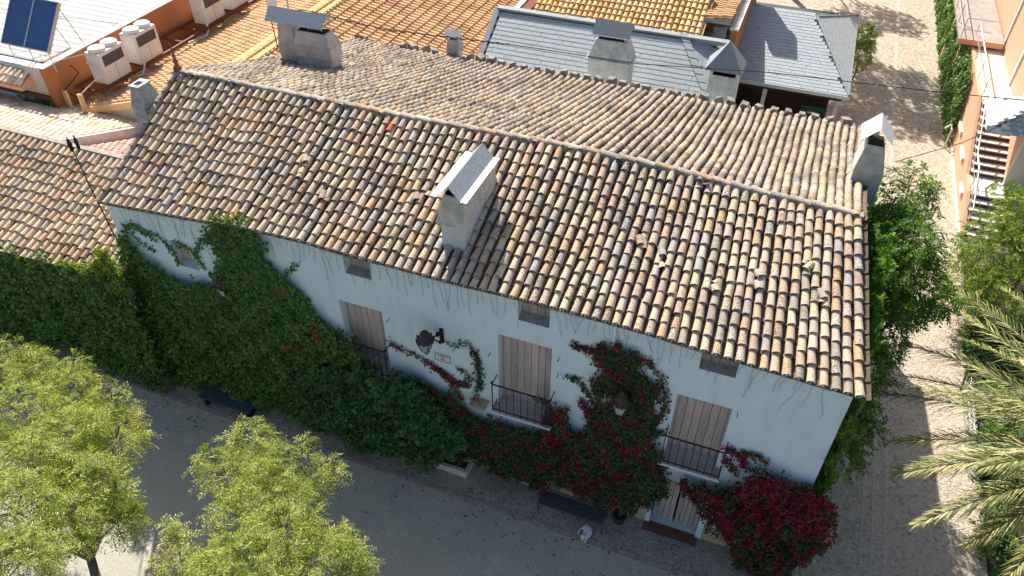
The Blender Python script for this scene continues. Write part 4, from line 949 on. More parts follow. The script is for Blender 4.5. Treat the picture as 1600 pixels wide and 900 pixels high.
# ================================================================== TERRACE / YELLOW ROOF BUILDING (top middle)
yb = thing('yellow_tiled_building', 'building with yellow ochre tiled roof and orange terrace wall behind the slate ridge', 'building', (9, 20, 0))
def pos_y(a, b):
    return np.stack([5.2 + a, 16.95 + b * .93, 4.98 + b * .365], 1)
yd = MB().slab([(5.2, 16.95, 4.96), (12.0, 16.95, 4.96), (12.0, 19.6, 6.0), (5.2, 19.6, 6.0)], .1).obj('front_roof_slope', M['deck'], yb)
tile_field(pos_y, 30, 9, .224, .32, yd, M['yellow_tile'], M['yellow_tile'], 0, jit=.35, r=.098)
MB().box(5.1, 19.5, 5.9, 11.88, 19.9, 6.22).obj('ridge_beam', M['paleband'], yb)
MB().box(5.1, 19.901, 5.2, 11.88, 26, 5.9).obj('back_roof', M['yellow_tile'], yb)
MB().box(5.2, 17.0, 0, 12.15, 26, 4.8).obj('wall', M['cream'], yb)
MB().box(4.55, 16.95, 3.5, 5.15, 25, 5.35).obj('side_wall', M['redpaint'], yb)
MB().box(4.52, 16.95, 5.351, 4.72, 25, 5.42).obj('coping', M['whitezinc'], yb)
MB().box(12.95, 18.2, 3.6, 13.20, 26, 5.36).obj('terrace_wall', M['orangewall'], yb)
MB().box(12.91, 18.15, 5.361, 13.24, 26, 5.44).obj('terrace_coping', M['paleband'], yb)
def pos_cn(a, b): return np.stack([11.9 + b * .98, 18.3 + a, 5.62 + b * .12], 1)
cn = MB().slab([(11.9, 18.3, 5.61), (12.90, 18.3, 5.73), (12.90, 22.5, 5.73), (11.9, 22.5, 5.61)], .06).obj('canopy_roof', M['salmon'], yb)
tile_field(pos_cn, 21, 3, .2, .33, cn, M['orange_tile'], None, 0, jit=.3, r=.085)
MB().box(11.9, 18.26, 5.50, 12.90, 18.299, 5.66).obj('canopy_fascia', M['acgrey'], yb)
MB().box(12.25, 18.9, 4.6, 12.88, 19.4, 5.4).obj('alcove_back', M['pinkcement'], yb)
for yy in (18.36,):
    MB().box(11.94, yy, 4.9, 12.0, yy + .06, 5.5).obj('canopy_post', M['redsteel'], yb)
cu = thing('rooftop_machine', 'grey box machine with red pipes under the little tiled canopy', 'machine', (12.6, 18.5, 4.7))
MB().box(12.3, 18.4, 4.72, 12.8, 18.8, 5.3).obj('casing', M['acgrey'], cu)
for q in range(5):
    x0 = 12.2 + q * .12; MB().tube([(x0, 18.1, 4.7), (x0 + .03, 18.05, 4.95), (x0 + .1, 18.1, 5.0)], .025, 6).obj('pipe', M['redpaint'], cu)
MB().tube([(12.25, 18.35, 5.0), (12.85, 18.4, 5.4)], .03, 6).obj('strut', M['acgrey'], cu)
tw = thing('tall_chimney', 'tall orange chimney behind the terrace wall whose shadow falls on the slate', 'chimney', (12.1, 25.2, 0))
MB().box(11.66, 24.82, 0, 12.5, 25.6, 8.3).obj('stack', M['orangewall'], tw); MB().box(11.60, 24.76, 8.301, 12.56, 25.66, 8.66).obj('crown', M['paleband'], tw)

# ================================================================== RIGHT BUILDING: stairs, walkway, salmon walls
rbld = thing('salmon_building', 'salmon orange building at right with outside stairs and white trim', 'building', (26, 24, 0))
# low wall along the path following the stairs
def lowwall(x0, x1, prof, name, mat):
    V = []; n = len(prof)
    for x_ in (x0, x1):
        for y_, z_ in prof: V.append((x_, y_, 0.)); 
        for y_, z_ in prof: V.append((x_, y_, z_))
    F_ = []
    for i in range(n - 1):
        F_ += [(i + 1, i, n + i, n + i + 1), (2 * n + i, 2 * n + i + 1, 3 * n + i + 1, 3 * n + i), (n + i, 3 * n + i, 3 * n + i + 1, n + i + 1)]
    F_ += [(0, 2 * n, 3 * n, n), (n - 1, 2 * n - 1, 4 * n - 1, 3 * n - 1)]
    return MB().add(V, F_).obj(name, mat, rbld)
prof = [(15.7, .25), (17.3, 1.0), (18.5, 1.05), (21.6, 2.75), (34, 2.75)]
lowwall(22.72, 22.84, prof, 'low_wall', M['salmon'])
for (y0, y1, z) in ((17.6, 18.4, .55), (19.6, 20.6, .9), (21.6, 22.6, 1.0), (24, 25, 1.0)):
    MB().box(22.62, y0, z, 22.718, y1, z + .16).obj('ledge', M['paleband'], rbld)
MB().box(22.66, 15.8, .001, 22.717, 30, .12).obj('wall_foot', M['paleband'], rbld)
# steps
def flight(y0, z0, n, run, rise, x0=22.86, x1=24.0):
    for k in range(n):
        z = z0 + (k + 1) * rise
        MB().box(x0, y0 + k * run, 0, x1, y0 + (k + 1) * run, z - .031).obj('riser', M['redstep'], rbld)
        MB().box(x0, y0 + k * run - .03, z - .03, x1, y0 + (k + 1) * run - .035, z).obj('step', M['paleband'], rbld)
flight(15.7, 0, 6, .29, .168); MB().box(22.86, 17.45, 0, 24.0, 18.5, 1.02).obj('landing', M['paleband'], rbld)
flight(18.5, 1.02, 10, .30, .168); MB().box(22.86, 21.5, 0, 24.0, 34, 2.70).obj('walkway', M['paleband'], rbld)
# metal tube handrail and wires
hr = MB(); pr = [(15.8, 1.1), (17.4, 1.9), (18.5, 1.95), (21.6, 3.6), (27.2, 3.6)]
hr.tube([(22.8, y_, z_) for y_, z_ in pr], .035, 8)
for (y_, z_) in pr + [(16.6, 1.5), (20, 2.75), (23.4, 3.6), (25.3, 3.6)]: hr.tube([(22.8, y_, z_ - .85), (22.8, y_, z_)], .018, 6)
hr.tube([(22.8, y_, z_ - .42) for y_, z_ in pr], .015, 5)
hr.obj('handrail', M['alu'], rbld)
# upper walls
MB().box(24.0, 18.2, 0, 32, 18.5, 5.2).obj('end_wall', M['cream'], rbld)
MB().box(24.0, 18.501, 0, 24.3, 40, 7.5).obj('side_wall', M['salmon'], rbld)
MB().box(23.94, 18.14, 5.201, 24.2, 18.56, 5.4).obj('corner_cap', M['paleband'], rbld)
for y0 in (20.6, 23.2, 26.8):
    MB().box(23.93, y0, 2.7, 23.999, y0 + .22, 7.4).obj('pilaster', M['paleband'], rbld)
MB().box(23.95, 21.4, 4.0, 23.998, 22.6, 4.12).obj('window_sill', M['paleband'], rbld)
ar = MB(); pts = []
for k in range(13):
    a = math.pi * k / 12; pts.append((21.95 + .5 * math.cos(a), 4.9 + .5 * math.sin(a)))
ar.tube([(23.97, 22.45, 4.12)] + [(23.97, y_, z_) for y_, z_ in pts] + [(23.97, 21.45, 4.12)], .07, 6); ar.obj('arch_trim', M['paleband'], rbld)
ad = MB().add([(23.985, 22.45, 4.12)] + [(23.985, y_, z_) for y_, z_ in pts] + [(23.985, 21.45, 4.12)], [tuple(range(15))]).obj('arched_window', M['acdark'], rbld)
# small slate porch roof over the landing
px = thing('slate_porch_roof', 'small slate porch roof at the right edge, lit on the left and dark in front', 'roof', (23.8, 18.9, 3.3))
q = [(22.50, 17.65, 3.30), (25.9, 17.65, 3.30), (25.9, 20.15, 3.30), (22.68, 20.15, 3.30)]; apx = (24.5, 18.9, 4.55)
MB().add([apx] + q, [(0, 2, 1), (0, 3, 2), (0, 4, 3), (0, 1, 4), (1, 2, 3, 4)]).obj('underside', M['slate_dark'], px)
tri_slates(q[3], q[0], apx, 'side_slates', px); tri_slates(q[0], q[1], apx, 'front_slates', px)
# balcony
bal = thing('corner_balcony', 'grey floored balcony with white rails above the ivy at top right', 'balcony', (22.6, 29, 2.9))
MB().box(22.1, 26.6, 2.95, 23.9, 34, 3.08).obj('floor', M['floor_grey'], bal); MB().box(22.06, 26.52, 2.85, 23.9, 26.6, 3.09).obj('edge', M['salmon'], bal)
bb = MB()
for z_ in (3.45, 3.95): bb.tube([(22.15, 34, z_), (22.15, 26.65, z_), (23.3, 26.65, z_)], .022, 6)
for y_ in (26.65, 28.5, 30.4, 32.3): bb.tube([(22.15, y_, 3.08), (22.15, y_, 3.95)], .022, 6)
bb.obj('railing', M['alu'], bal)
for yy in (27.2, 31): MB().box(22.4, yy, .03, 22.62, yy + .22, 2.949).obj('support_post', M['salmon'], bal)
wf = thing('water_standpipe', 'thin bent white standpipe at the foot of the ivy wall', 'pipe', (22.3, 22.6, 0))
MB().tube([(22.4, 22.2, .01), (22.4, 22.2, .9), (22.35, 22.4, 1.0), (22.1, 22.1, .95)], .04, 7).obj('pipe', M['pipe'], wf)

# ================================================================== FACADE FITTINGS
def lantern(x, z, label, yl=-.45):
    t = thing('wall_lantern', label, 'lantern', (x, yl, z), 'wall lanterns on the facade')
    c = (x, yl, z)
    # roof dome, crown, glass body, bottom finial, bracket
    MB().lathe([(.20, 0), (.19, .05), (.14, .13), (.10, .19), (.11, .22), (.06, .27), (.015, .33)], 12, c).obj('dome', M['bronze'], t)
    cr = MB()
    for k in range(10):
        a = 2 * math.pi * k / 10; cr.box(c[0] + .2 * math.cos(a) - .015, c[1] + .2 * math.sin(a) - .015, z - .01, c[0] + .2 * math.cos(a) + .015, c[1] + .2 * math.sin(a) + .015, z + .085)
    cr.obj('crown', M['bronze'], t)
    g = MB().frustum((x - .07, c[1] - .07, x + .07, c[1] + .07, z - .34), (x - .145, c[1] - .145, x + .145, c[1] + .145, z - .002)); g.obj('glass', M['lampglass'], t)
    fr_ = MB()
    for sx in (-1, 1):
        for sy in (-1, 1): fr_.tube([(x + sx * .074, c[1] + sy * .074, z - .34), (x + sx * .15, c[1] + sy * .15, z)], .013, 5)
    fr_.obj('frame', M['bronze'], t)
    MB().lathe([(.01, -.14), (.035, -.1), (.03, -.06), (.085, -.02), (.085, 0)], 8, (x, c[1], z - .341)).obj('bottom_finial', M['bronze'], t)
    br = MB(); br.tube([(x + .2, -.0, z - .32), (x + .2, -.2, z - .22), (x + .1, -.32, z - .02), (x + .02, -.27, z + .02)], .02, 6); br.tube([(x + .2, -.0, z - .02), (x + .16, -.15, z - .06), (x + .1, -.3, z - .02)], .02, 6)
    br.box(x + .15, -.03, z - .42, x + .25, -.001, z + .04); br.lathe([(.03, 0), (.055, .05), (.02, .14)], 8, (x + .17, -.16, z - .08)); br.lathe([(.02, 0), (.045, .05), (.02, .1)], 8, (x + .2, -.12, z - .36)); br.obj('bracket', M['iron'], t)
    return t
lantern(9.13, 4.90, 'bronze wall lantern with crown beside the small white plaque')
lantern(13.75, 4.72, 'bronze wall lantern half buried in the tall bougainvillea')
lantern(3.2, 4.45, 'wall lantern showing only its pale glass out of the climbing vine at left', -.16)
pl_ = thing('wall_plaque', 'small white wall plaque with thin black border and lettering', 'sign', (9.3, -.02, 3.93))
MB().box(9.08, -.022, 3.80, 9.52, -.001, 4.08).obj('plate', M['plaque'], pl_)
bd = MB()
for (x0, z0, x1, z1) in ((9.10, 3.815, 9.50, 3.827), (9.10, 4.053, 9.50, 4.065), (9.10, 3.8271, 9.112, 4.0529), (9.488, 3.8271, 9.50, 4.0529)): bd.box(x0, -.027, z0, x1, -.0225, z1)
bd.obj('border', M['ink'], pl_)
def text(s, x, y, z, size, parent, mat, name='lettering'):
    cu_ = bpy.data.curves.new(name, 'FONT'); cu_.body = s; cu_.size = size; cu_.extrude = .001; cu_.align_x = 'CENTER'; cu_.offset = .0016
    o = bpy.data.objects.new(name, cu_); COL.objects.link(o); dg = bpy.context.evaluated_depsgraph_get(); me = bpy.data.meshes.new_from_object(o.evaluated_get(dg))
    bpy.data.objects.remove(o); o = meshobj(name, me, mat, parent)
    o.matrix_parent_inverse = Matrix.Translation(-parent.location); o.location = (x, y, z); o.rotation_euler = (math.pi / 2, 0, 0); return o
text('CAPILLA', 9.30, -.0240, 3.985, .066, pl_, M['ink']); text('DEL', 9.30, -.0240, 3.925, .05, pl_, M['ink']); text('CURA', 9.30, -.0240, 3.868, .05, pl_, M['ink'])
dpipe = MB().tube([(13.35, -.05, 6.55), (13.34, -.05, 4.3), (13.30, -.05, 4.15), (13.22, -.05, 4.05)], .035, 8).obj('downpipe', M['white'], house)
# icicle string lights: one long wire with dangling kinked strands
sl_ = thing('icicle_string_lights', 'unlit icicle string lights hanging from a wire below the eave', 'string lights', (9, -.06, 6.3))
wires = MB(); xs_ = np.linspace(.3, 17.6, 90); wp = []
for i, x_ in enumerate(xs_):
    sag = .10 * abs(math.sin(x_ * 1.15)) ; wp.append((float(x_), -.035, float(ze(x_)) - .12 - sag))
wires.tube(wp, .0036, 4); wires.obj('wire', M['bulbwire'], sl_)
ds = MB(); x_ = .45
while x_ < 17.5:
    z0 = float(np.interp(x_, [p[0] for p in wp], [p[2] for p in wp])); L_ = random.choice([.25, .35, .5, .62, .8]) * random.uniform(.8, 1.2)
    if 2.9 < x_ < 4.9: L_ *= 1.6
    yy = -.30 if 2.9 < x_ < 4.9 else -.035
    pts = [(x_, yy, z0)]; zz = z0; xx = x_; drift = random.uniform(-.012, .012)
    while zz > z0 - L_:
        zz -= random.uniform(.03, .07); xx += random.uniform(-.022, .022) + drift; pts.append((xx, yy, zz))
    ds.tube(pts, .0026, 4)
    for p in pts[1::2]: ds.box(p[0] - .005, p[1] - .005, p[2] - .009, p[0] + .005, p[1] + .005, p[2] + .009)
    x_ += random.uniform(.10, .22)
ds.obj('dangling_strands', M['bulbwire'], sl_, kind='stuff')
# overhead cables
oc = thing('overhead_cable', 'thick dark cable strung over the back roof towards the salmon building', 'cable', (10, 10.5, 7))
pts = [(-.9, 9.95, 7.22), (-.48, 10.41, 7.08), (2.61, 10.17, 6.98), (6.99, 10.55, 7.0), (9.1, 10.61, 7.0), (11.11, 10.68, 7.0), (14.81, 11.51, 7.0), (19.76, 12.04, 7.0), (24.1, 12.6, 7.05)]
MB().tube(pts, .013, 6).obj('cable', M['rope'], oc)
tw_ = MB(); n = 150; P_ = []
for i in range(n):
    s_ = i / (n - 1) * 7.2 - .3; z_ = float(np.interp(s_, [p[0] for p in pts], [p[2] for p in pts])); y_ = float(np.interp(s_, [p[0] for p in pts], [p[1] for p in pts]))
    P_.append((s_, y_ + .03 * math.cos(i * .9), z_ + .03 * math.sin(i * .9)))
tw_.tube(P_, .011, 5).obj('twisted_strand', M['rope'], oc)
pole_ = MB().tube([(24.1, 12.6, .03), (24.1, 12.6, 7.1)], .05, 8).obj('pole', M['iron'], oc)
oc2 = thing('service_wire', 'thin service wire rising from the wisteria over the path to the right', 'cable', (20, 10, 7))
MB().tube([(18.3, 6.9, 7.4), (20.0, 9.2, 7.0), (21.67, 11.4, 7.0), (24.2, 14.7, 7.25), (26, 18.3, 5.3)], .011, 5).obj('wire', M['rope'], oc2)

# ================================================================== STREET FURNITURE
bn = thing('metal_bench', 'blue grey metal garden bench with pierced backrest against the house', 'bench', (12.95, -.5, 0))
bx0, bx1 = 12.08, 13.80
for x_ in (bx0, bx1 - .04):
    MB().tube([(x_ + .02, -.80, .02), (x_ + .02, -.76, .42), (x_ + .02, -.78, .62), (x_ + .02, -.70, .66), (x_ + .02, -.38, .64)], .018, 6).obj('armrest', M['bench'], bn)
    MB().tube([(x_ + .02, -.28, .02), (x_ + .02, -.36, .42), (x_ + .02, -.26, .92)], .018, 6).obj('leg', M['bench'], bn)
    MB().tube([(x_ + .02, -.78, .41), (x_ + .02, -.36, .41)], .016, 6).obj('side_rail', M['bench'], bn)
for k in range(7):
    y_ = -.78 + k * .062; MB().box(bx0 + .04, y_, .415 - .004 * k, bx1 - .04, y_ + .045, .43 - .004 * k).obj('slat', M['bench'], bn)
bk = MB(); bk.tube([(bx0 + .03, -.262, .90), (12.94, -.262, .95), (bx1 - .03, -.262, .90)], .018, 6); bk.tube([(bx0 + .03, -.345, .50), (bx1 - .03, -.345, .50)], .014, 6)
nx = 22
for i in range(nx):
    for j in range(5):
        if j < 2 and 4 < i < 11: continue
        x_ = bx0 + .06 + (bx1 - bx0 - .12) * i / (nx - 1); t_ = (j + .5) / 5; y_ = -.345 + .083 * t_; z_ = .50 + .40 * t_
        r_ = .036; bk.tube([(x_ + r_ * math.cos(a), y_ - .0 + r_ * .18 * math.sin(a), z_ + r_ * math.sin(a)) for a in np.linspace(0, 2 * math.pi, 7)], .0075, 4, False)
bk.obj('backrest', M['bench'], bn)
# second, mostly hidden bench at left under the vine
def slab_bench(label, x0, x1, y0, y1):
    t = thing('stone_bench', label, 'bench', ((x0 + x1) / 2, y0, 0))
    MB().box(x0, y0, .36, x1, y1, .42).obj('seat', M['bench'], t, bevel=.01)
    for x_ in (x0 + .12, x1 - .2): MB().box(x_, y0 + .05, .02, x_ + .08, y1 - .04, .359).obj('leg', M['iron'], t)
slab_bench('dark bench seat sticking out from under the climbing vine at left', 1.75, 3.5, -1.02, -.6)
# white curled cat
cat = thing('cat', 'white cat sitting curled up on the cobbles before the metal bench', 'cat', (13.40, -.95, 0))
def skin_body(name, verts, edges, radii, parent, mat, sub=2):
    me = bpy.data.meshes.new(name); me.from_pydata(verts, edges, []); o = bpy.data.objects.new(name, me); COL.objects.link(o)
    o.modifiers.new('skin', 'SKIN'); me.skin_vertices[0].data[0].use_root = True
    for i, r in enumerate(radii): me.skin_vertices[0].data[i].radius = (r, r)
    s = o.modifiers.new('sub', 'SUBSURF'); s.levels = sub; s.render_levels = sub; me.materials.append(mat)
    o.parent = parent; o.matrix_parent_inverse = Matrix.Translation(-parent.location); return o
cx, cy = 13.40, -.93
body = MB(); pts = [(cx - .13, cy - .10, .03), (cx - .155, cy - .02, .035), (cx - .13, cy + .07, .04), (cx - .06, cy + .12, .055), (cx + .0, cy + .12, .09), (cx + .05, cy + .06, .115), (cx + .07, cy - .02, .125), (cx + .06, cy - .10, .135),
    (cx + .035, cy - .16, .165), (cx + .02, cy - .20, .205), (cx + .01, cy - .225, .235), (cx - .002, cy - .25, .24), (cx - .015, cy - .285, .23), (cx - .02, cy - .30, .225)]
body.tube(pts, [.012, .02, .024, .045, .10, .118, .112, .10, .078, .06, .062, .058, .032, .012], 14)
bo = body.obj('body', M['catfur'], cat, True)
for sx in (-.03, .05):
    MB().tube([(cx + .03 + sx, cy - .14, .12), (cx + .03 + sx, cy - .19, .06), (cx + .02 + sx, cy - .235, .022)], [.035, .022, .024], 8).obj('leg', M['catfur'], cat, True)
for sx in (-.035, .035):
    MB().add([(cx + .005 + sx - .02, cy - .235, .275), (cx + .005 + sx + .02, cy - .235, .275), (cx + .005 + sx, cy - .225, .335), (cx + .005 + sx, cy - .20, .275)], [(0, 1, 2), (1, 3, 2), (3, 0, 2), (0, 3, 1)]).obj('ear', M['catear'], cat)
    MB().lathe([(.002, -.006), (.006, 0), (.002, .006)], 6, (cx - .01 + sx * .6, cy - .285, .262)).obj('eye', M['soot'], cat)
# pots, planters, doorway plants
pot = thing('flower_pot', 'dark flower pot with gnarled trunk below the tall bougainvillea', 'pot', (14.1, -.28, 0))
MB().lathe([(.13, 0), (.17, .26), (.19, .27), (.19, .30), (.16, .30), (.15, .24)], 14, (14.1, -.28, .018)).obj('pot', M['pot'], pot)
wb = thing('wall_basket', 'beige half round wall pot holding a creeper left of the middle balcony', 'wall pot', (10.25, -.12, 2.9))
MB().frustum((10.15, -.2, 10.40, -.002, 2.62), (10.06, -.30, 10.50, -.002, 2.86)).obj('basket', M['terracotta'], wb)
pt = thing('raised_planter', 'whitewashed stone planter box half hidden under the dark shrubs', 'planter', (9.5, -.4, 0))
for (x0, y0, x1, y1) in ((8.95, -.52, 9.98, -.42), (9.90, -.419, 9.98, -.06), (9.55, -.14, 9.899, -.06)):
    MB().box(x0, y0, .018, x1, y1, .26).obj('edging', M['stoneedge'], pt)
MB().box(8.97, -.418, .019, 9.898, -.141, .17).obj('soil', M['soil'], pt)
gr = thing('basement_grille', 'dark barred vent opening low in the wall left of the metal bench', 'grille', (11.5, -.06, 0))
MB().box(10.95, -.05, .03, 12.0, -.032, .42).obj('opening', M['soot'], gr)
for k in range(9): MB().tube([(11.0 + k * .118, -.075, .04), (11.0 + k * .118, -.075, .42)], .008, 5).obj('bar', M['iron'], gr)
MB().box(10.9, -.12, .018, 12.05, -.051, .05).obj('sill', M['stoneedge'], gr)
# easel / white sign board under the left hedge, tripod legs
es = thing('folding_sign', 'white folded board with dark legs leaning under the hedge at far left', 'board', (-2.6, -.8, 0))
MB().hexa([(-2.82, -.92, .02), (-2.68, -.94, .02), (-2.66, -.90, .02), (-2.80, -.88, .02)], [(-2.82, -.72, .66), (-2.68, -.74, .66), (-2.66, -.70, .66), (-2.80, -.68, .66)]).obj('board', M['white'], es)
for dx in (0, .18, .36): MB().tube([(-2.55 + dx, -.92, .02), (-2.6 + dx, -.70, .7)], .012, 5).obj('leg', M['iron'], es)
for dx in (0, .2): MB().box(-2.5 + dx, -.80, .3, -2.38 + dx, -.76, .6).obj('flap', M['white'], es)
rk = thing('iron_stand', 'thin black iron stand with two legs poking out of the hedge', 'stand', (-.2, -1.0, 0))
for dx in (0, .1): MB().tube([(-.10 + dx, -1.06, .02), (-.32 + dx, -.86, .9)], .013, 5).obj('leg', M['iron'], rk)
MB().tube([(-.32, -.86, .9), (-.22, -.86, .9)], .013, 5).obj('crossbar', M['iron'], rk)
# withy border fence beside the path
wv = thing('border_hurdle', 'low white woven border fence between the path and the planting bed', 'fence', (22.55, 6, 0))
for k in range(46):
    y_ = 4.4 + k * .07; a_ = random.uniform(-.12, .12)
    MB().tube([(22.45, y_, .02), (22.5 + random.uniform(-.04, .04), y_ + a_, .3), (22.56, y_ + a_ * .5, .55)], .011, 4).obj('stake', M['white_net'], wv)
for z_ in (.12, .3, .48):
    MB().tube([(22.47 + .03 * math.sin(i * 2.0) + z_ * .12, 4.35 + i * .17, z_ + .015 * math.cos(i * 1.7)) for i in range(21)], .012, 4).obj('rail', M['white_net'], wv)
for y_ in (4.6, 7.6): MB().tube([(22.42, y_, 0), (22.38, y_ + .25, .75)], .03, 6).obj('post', M['bark'], wv)

# fallen leaves on the patio
n = 260
C_ = np.stack([rng.uniform(-2, 17, n), -1.1 - np.abs(rng.normal(0, .7, n)), np.full(n, .022)], 1); N_ = rng.normal(0, .3, (n, 3)); N_[:, 2] = 1
lv = meshobj('fallen_leaves', leaf_mesh('fallen', C_, N_, rng.uniform(.03, .065, n), rng.random(n) * .4, .9, 0), leaf_mat('dead_leaf', [(0, (.02, .012, .008)), (.4, (.06, .035, .02))], .05), kind='stuff')
tag(lv, 'dark fallen leaves scattered on the patio along the kerb', 'fallen leaves')

# ================================================================== PLANTS
# far left hedge under the annex eave
vine('hedge', 'tall dark green hedge covering the annex wall at far left', 'hedge', [(-9, .25), (-9, 4.1), (-4, 4.05), (0, 4.15), (.5, 4.45), (.6, .1), (-2, .2), (-3, .5), (-5, .2)],
     lambda x, z: .45 + .28 * np.clip((3.6 - z) / 2, 0, 1) + 0 * x, 40000, M['ivy'], .10, y0=-.48, ph=.4)
# bright overhanging tuft on the annex roof corner
vine('sunlit_creeper_tuft', 'bright sunlit tuft of creeper curling over the corner of the annex eave', 'plant', [(-1.9, 3.98), (-1.2, 4.25), (-.55, 4.45), (-.1, 5.0), (.22, 5.25), (.4, 4.5), (.2, 3.85), (-1.5, 3.8)],
     lambda x, z: .28 + 0 * x, 2600, M['yellowgreen'], .085, y0=-.55, ph=2.)
# climber on the facade
cl_poly = [(.12, 5.2), (.35, 5.0), (.7, 4.4), (1.2, 4.2), (1.65, 4.2), (2.4, 4.15), (2.95, 4.4), (3.3, 5.5), (3.3, 6.3), (3.45, 6.75), (4.5, 6.85), (4.75, 6.3), (4.95, 5.6), (5.5, 4.9), (5.9, 4.15), (6.6, 3.8), (7.0, 3.5), (7.3, 3.0), (7.2, .9), (5, .3), (0, .15), (-.2, 3.8)]
stems_ = [([(3.9, -.1, .02), (4.0, -.15, 2), (3.8, -.1, 4), (4.1, -.08, 6.4)], [.06, .05, .035, .02])]
vc = vine('climbing_vine', 'dense dark climbing vine covering the left part of the white facade up to the eave', 'climbing plant', cl_poly,
          lambda x, z: .22 + .55 * np.clip((4.6 - z) / 3.2, 0, 1) + 0 * x, 44000, M['ivy'], .086, y0=-.02, ph=1.1, stems=stems_, rusty=[(5.05, 4.85), (5.95, 3.95), (5.9, 3.75), (5.1, 3.1)])
# thin runners over the white wall
for pts, n in (([(.25, -.03, 5.25), (.6, -.03, 5.62), (1.1, -.03, 5.50), (1.5, -.03, 5.40), (1.75, -.03, 5.05), (1.8, -.03, 4.6)], 260),
               ([(.4, -.03, 5.5), (.9, -.03, 5.42), (1.3, -.03, 5.25)], 60), ([(2.5, -.03, 5.2), (2.75, -.03, 5.6), (3.1, -.03, 5.9), (3.5, -.03, 6.1)], 160),
               ([(.4, -.03, 5.3), (.75, -.03, 5.0), (1.1, -.03, 4.85)], 60),
               ([(1.9, -.03, 5.4), (2.2, -.03, 5.36), (2.5, -.03, 5.15), (2.6, -.03, 4.7)], 130), ([(2.3, -.04, 6.3), (2.9, -.04, 6.42), (3.5, -.04, 6.5)], 90),
               ([(5.2, -.03, 5.35), (5.45, -.03, 5.55), (5.62, -.03, 5.75)], 45), ([(6.9, -.04, 3.65), (6.95, -.1, 3.95)], 60)):
    strand(vc, pts, M['ivy'], n, .05, .075)
# round shrub in the middle
vine('round_shrub', 'big rounded dark green shrub below the leftmost balcony', 'shrub', [(4.9, .35), (5.0, 1.9), (5.6, 2.5), (6.3, 2.95), (7.3, 3.2), (8.1, 3.15), (8.9, 3.0), (9.5, 2.6), (9.9, 2.0), (9.9, 1.0), (9.2, .5), (7.5, .3), (6, .2)],
     lambda x, z: .35 + .85 * np.clip(1 - ((x - 7.4) / 3.2) ** 2, 0, 1) * np.clip(1 - ((z - 1.4) / 2.3) ** 2, .1, 1), 30000, M['shrub'], .10, y0=-.05, ph=3.)
# bougainvillea 1: strands around plaque and dark mass below
b1 = vine('bougainvillea', 'dark magenta bougainvillea mass under the middle balcony, spreading left to the plaque', 'bougainvillea',
          [(8.9, .9), (8.6, 2.2), (8.3, 2.9), (8.8, 3.1), (9.3, 2.85), (9.8, 2.5), (10.2, 2.25), (10.8, 2.35), (12.3, 2.45), (12.6, 2.0), (12.9, 1.1), (12.2, .75), (11.2, .55), (10.2, .7)],
          lambda x, z: .30 + .40 * np.clip((2.4 - z) / 2, 0, 1) + 0 * x, 17000, M['bougleaf'], .07, y0=-.04, flower=M['bract'], ffrac=.13, ph=4.,
          stems=[([(10.6, -.1, .02), (10.5, -.2, 1.0), (10.3, -.1, 2.2)], [.05, .04, .02])])
for pts, n, ff in (([(7.85, -.04, 3.95), (8.25, -.04, 3.85), (8.6, -.04, 3.78), (9.0, -.05, 3.62), (9.35, -.06, 3.35), (9.6, -.06, 3.0), (9.75, -.06, 2.6)], 380, .38),
                   ([(8.9, -.05, 3.6), (9.3, -.05, 3.45), (9.6, -.05, 3.2), (9.95, -.05, 3.25)], 380, .7),
                   ([(9.6, -.05, 3.05), (9.95, -.05, 3.3), (10.0, -.05, 3.55), (9.85, -.05, 3.75), (9.65, -.05, 3.72)], 110, .15),
                   ([(10.1, -.12, 2.85), (10.25, -.05, 3.3), (10.28, -.05, 3.9), (10.2, -.05, 4.4), (10.05, -.05, 4.68), (9.85, -.05, 4.7), (9.75, -.05, 4.55), (9.6, -.05, 4.5), (9.45, -.05, 4.55)], 240, .12),
                   ([(10.2, -.06, 3.2), (10.26, -.05, 3.7), (10.24, -.05, 4.2), (10.12, -.05, 4.6)], 260, .1)):
    strand(b1, pts, M['bougleaf'], n, .055, .06, M['bract'], ff, .055)
# bougainvillea 2: tall one
b2 = vine('bougainvillea', 'tallest bougainvillea climbing the wall around the half hidden lantern, between two balconies', 'bougainvillea',
          [(12.05, 2.3), (12.0, 3.1), (12.1, 3.6), (12.5, 3.5), (12.6, 2.9), (13.0, 2.9), (13.1, 3.6), (13.15, 4.6), (13.1, 5.2), (13.35, 6.0), (13.7, 5.9), (14.0, 5.35), (14.3, 5.1), (14.5, 4.5), (14.35, 3.9), (14.6, 3.4), (14.9, 2.6), (15.1, 1.9), (14.7, 1.15), (14.2, .85), (13.7, 1.05), (12.9, .95), (12.2, 1.2)],
          lambda x, z: .16 + .62 * np.clip((3.6 - z) / 2.4, 0, 1) + 0 * x, 19000, M['bougleaf'], .078, y0=-.03, flower=M['bract'], ffrac=.27, ph=6., thin=.5, fzone=lambda x, z: -.18 * (x - 13.4),
          stems=[([(14.1, -.28, .25), (14.12, -.3, .7), (13.95, -.2, 1.6), (13.8, -.12, 3.2)], [.05, .045, .035, .02]), ([(14.1, -.28, .25), (14.2, -.34, .6), (14.5, -.3, 1.2)], [.03, .025, .02])])
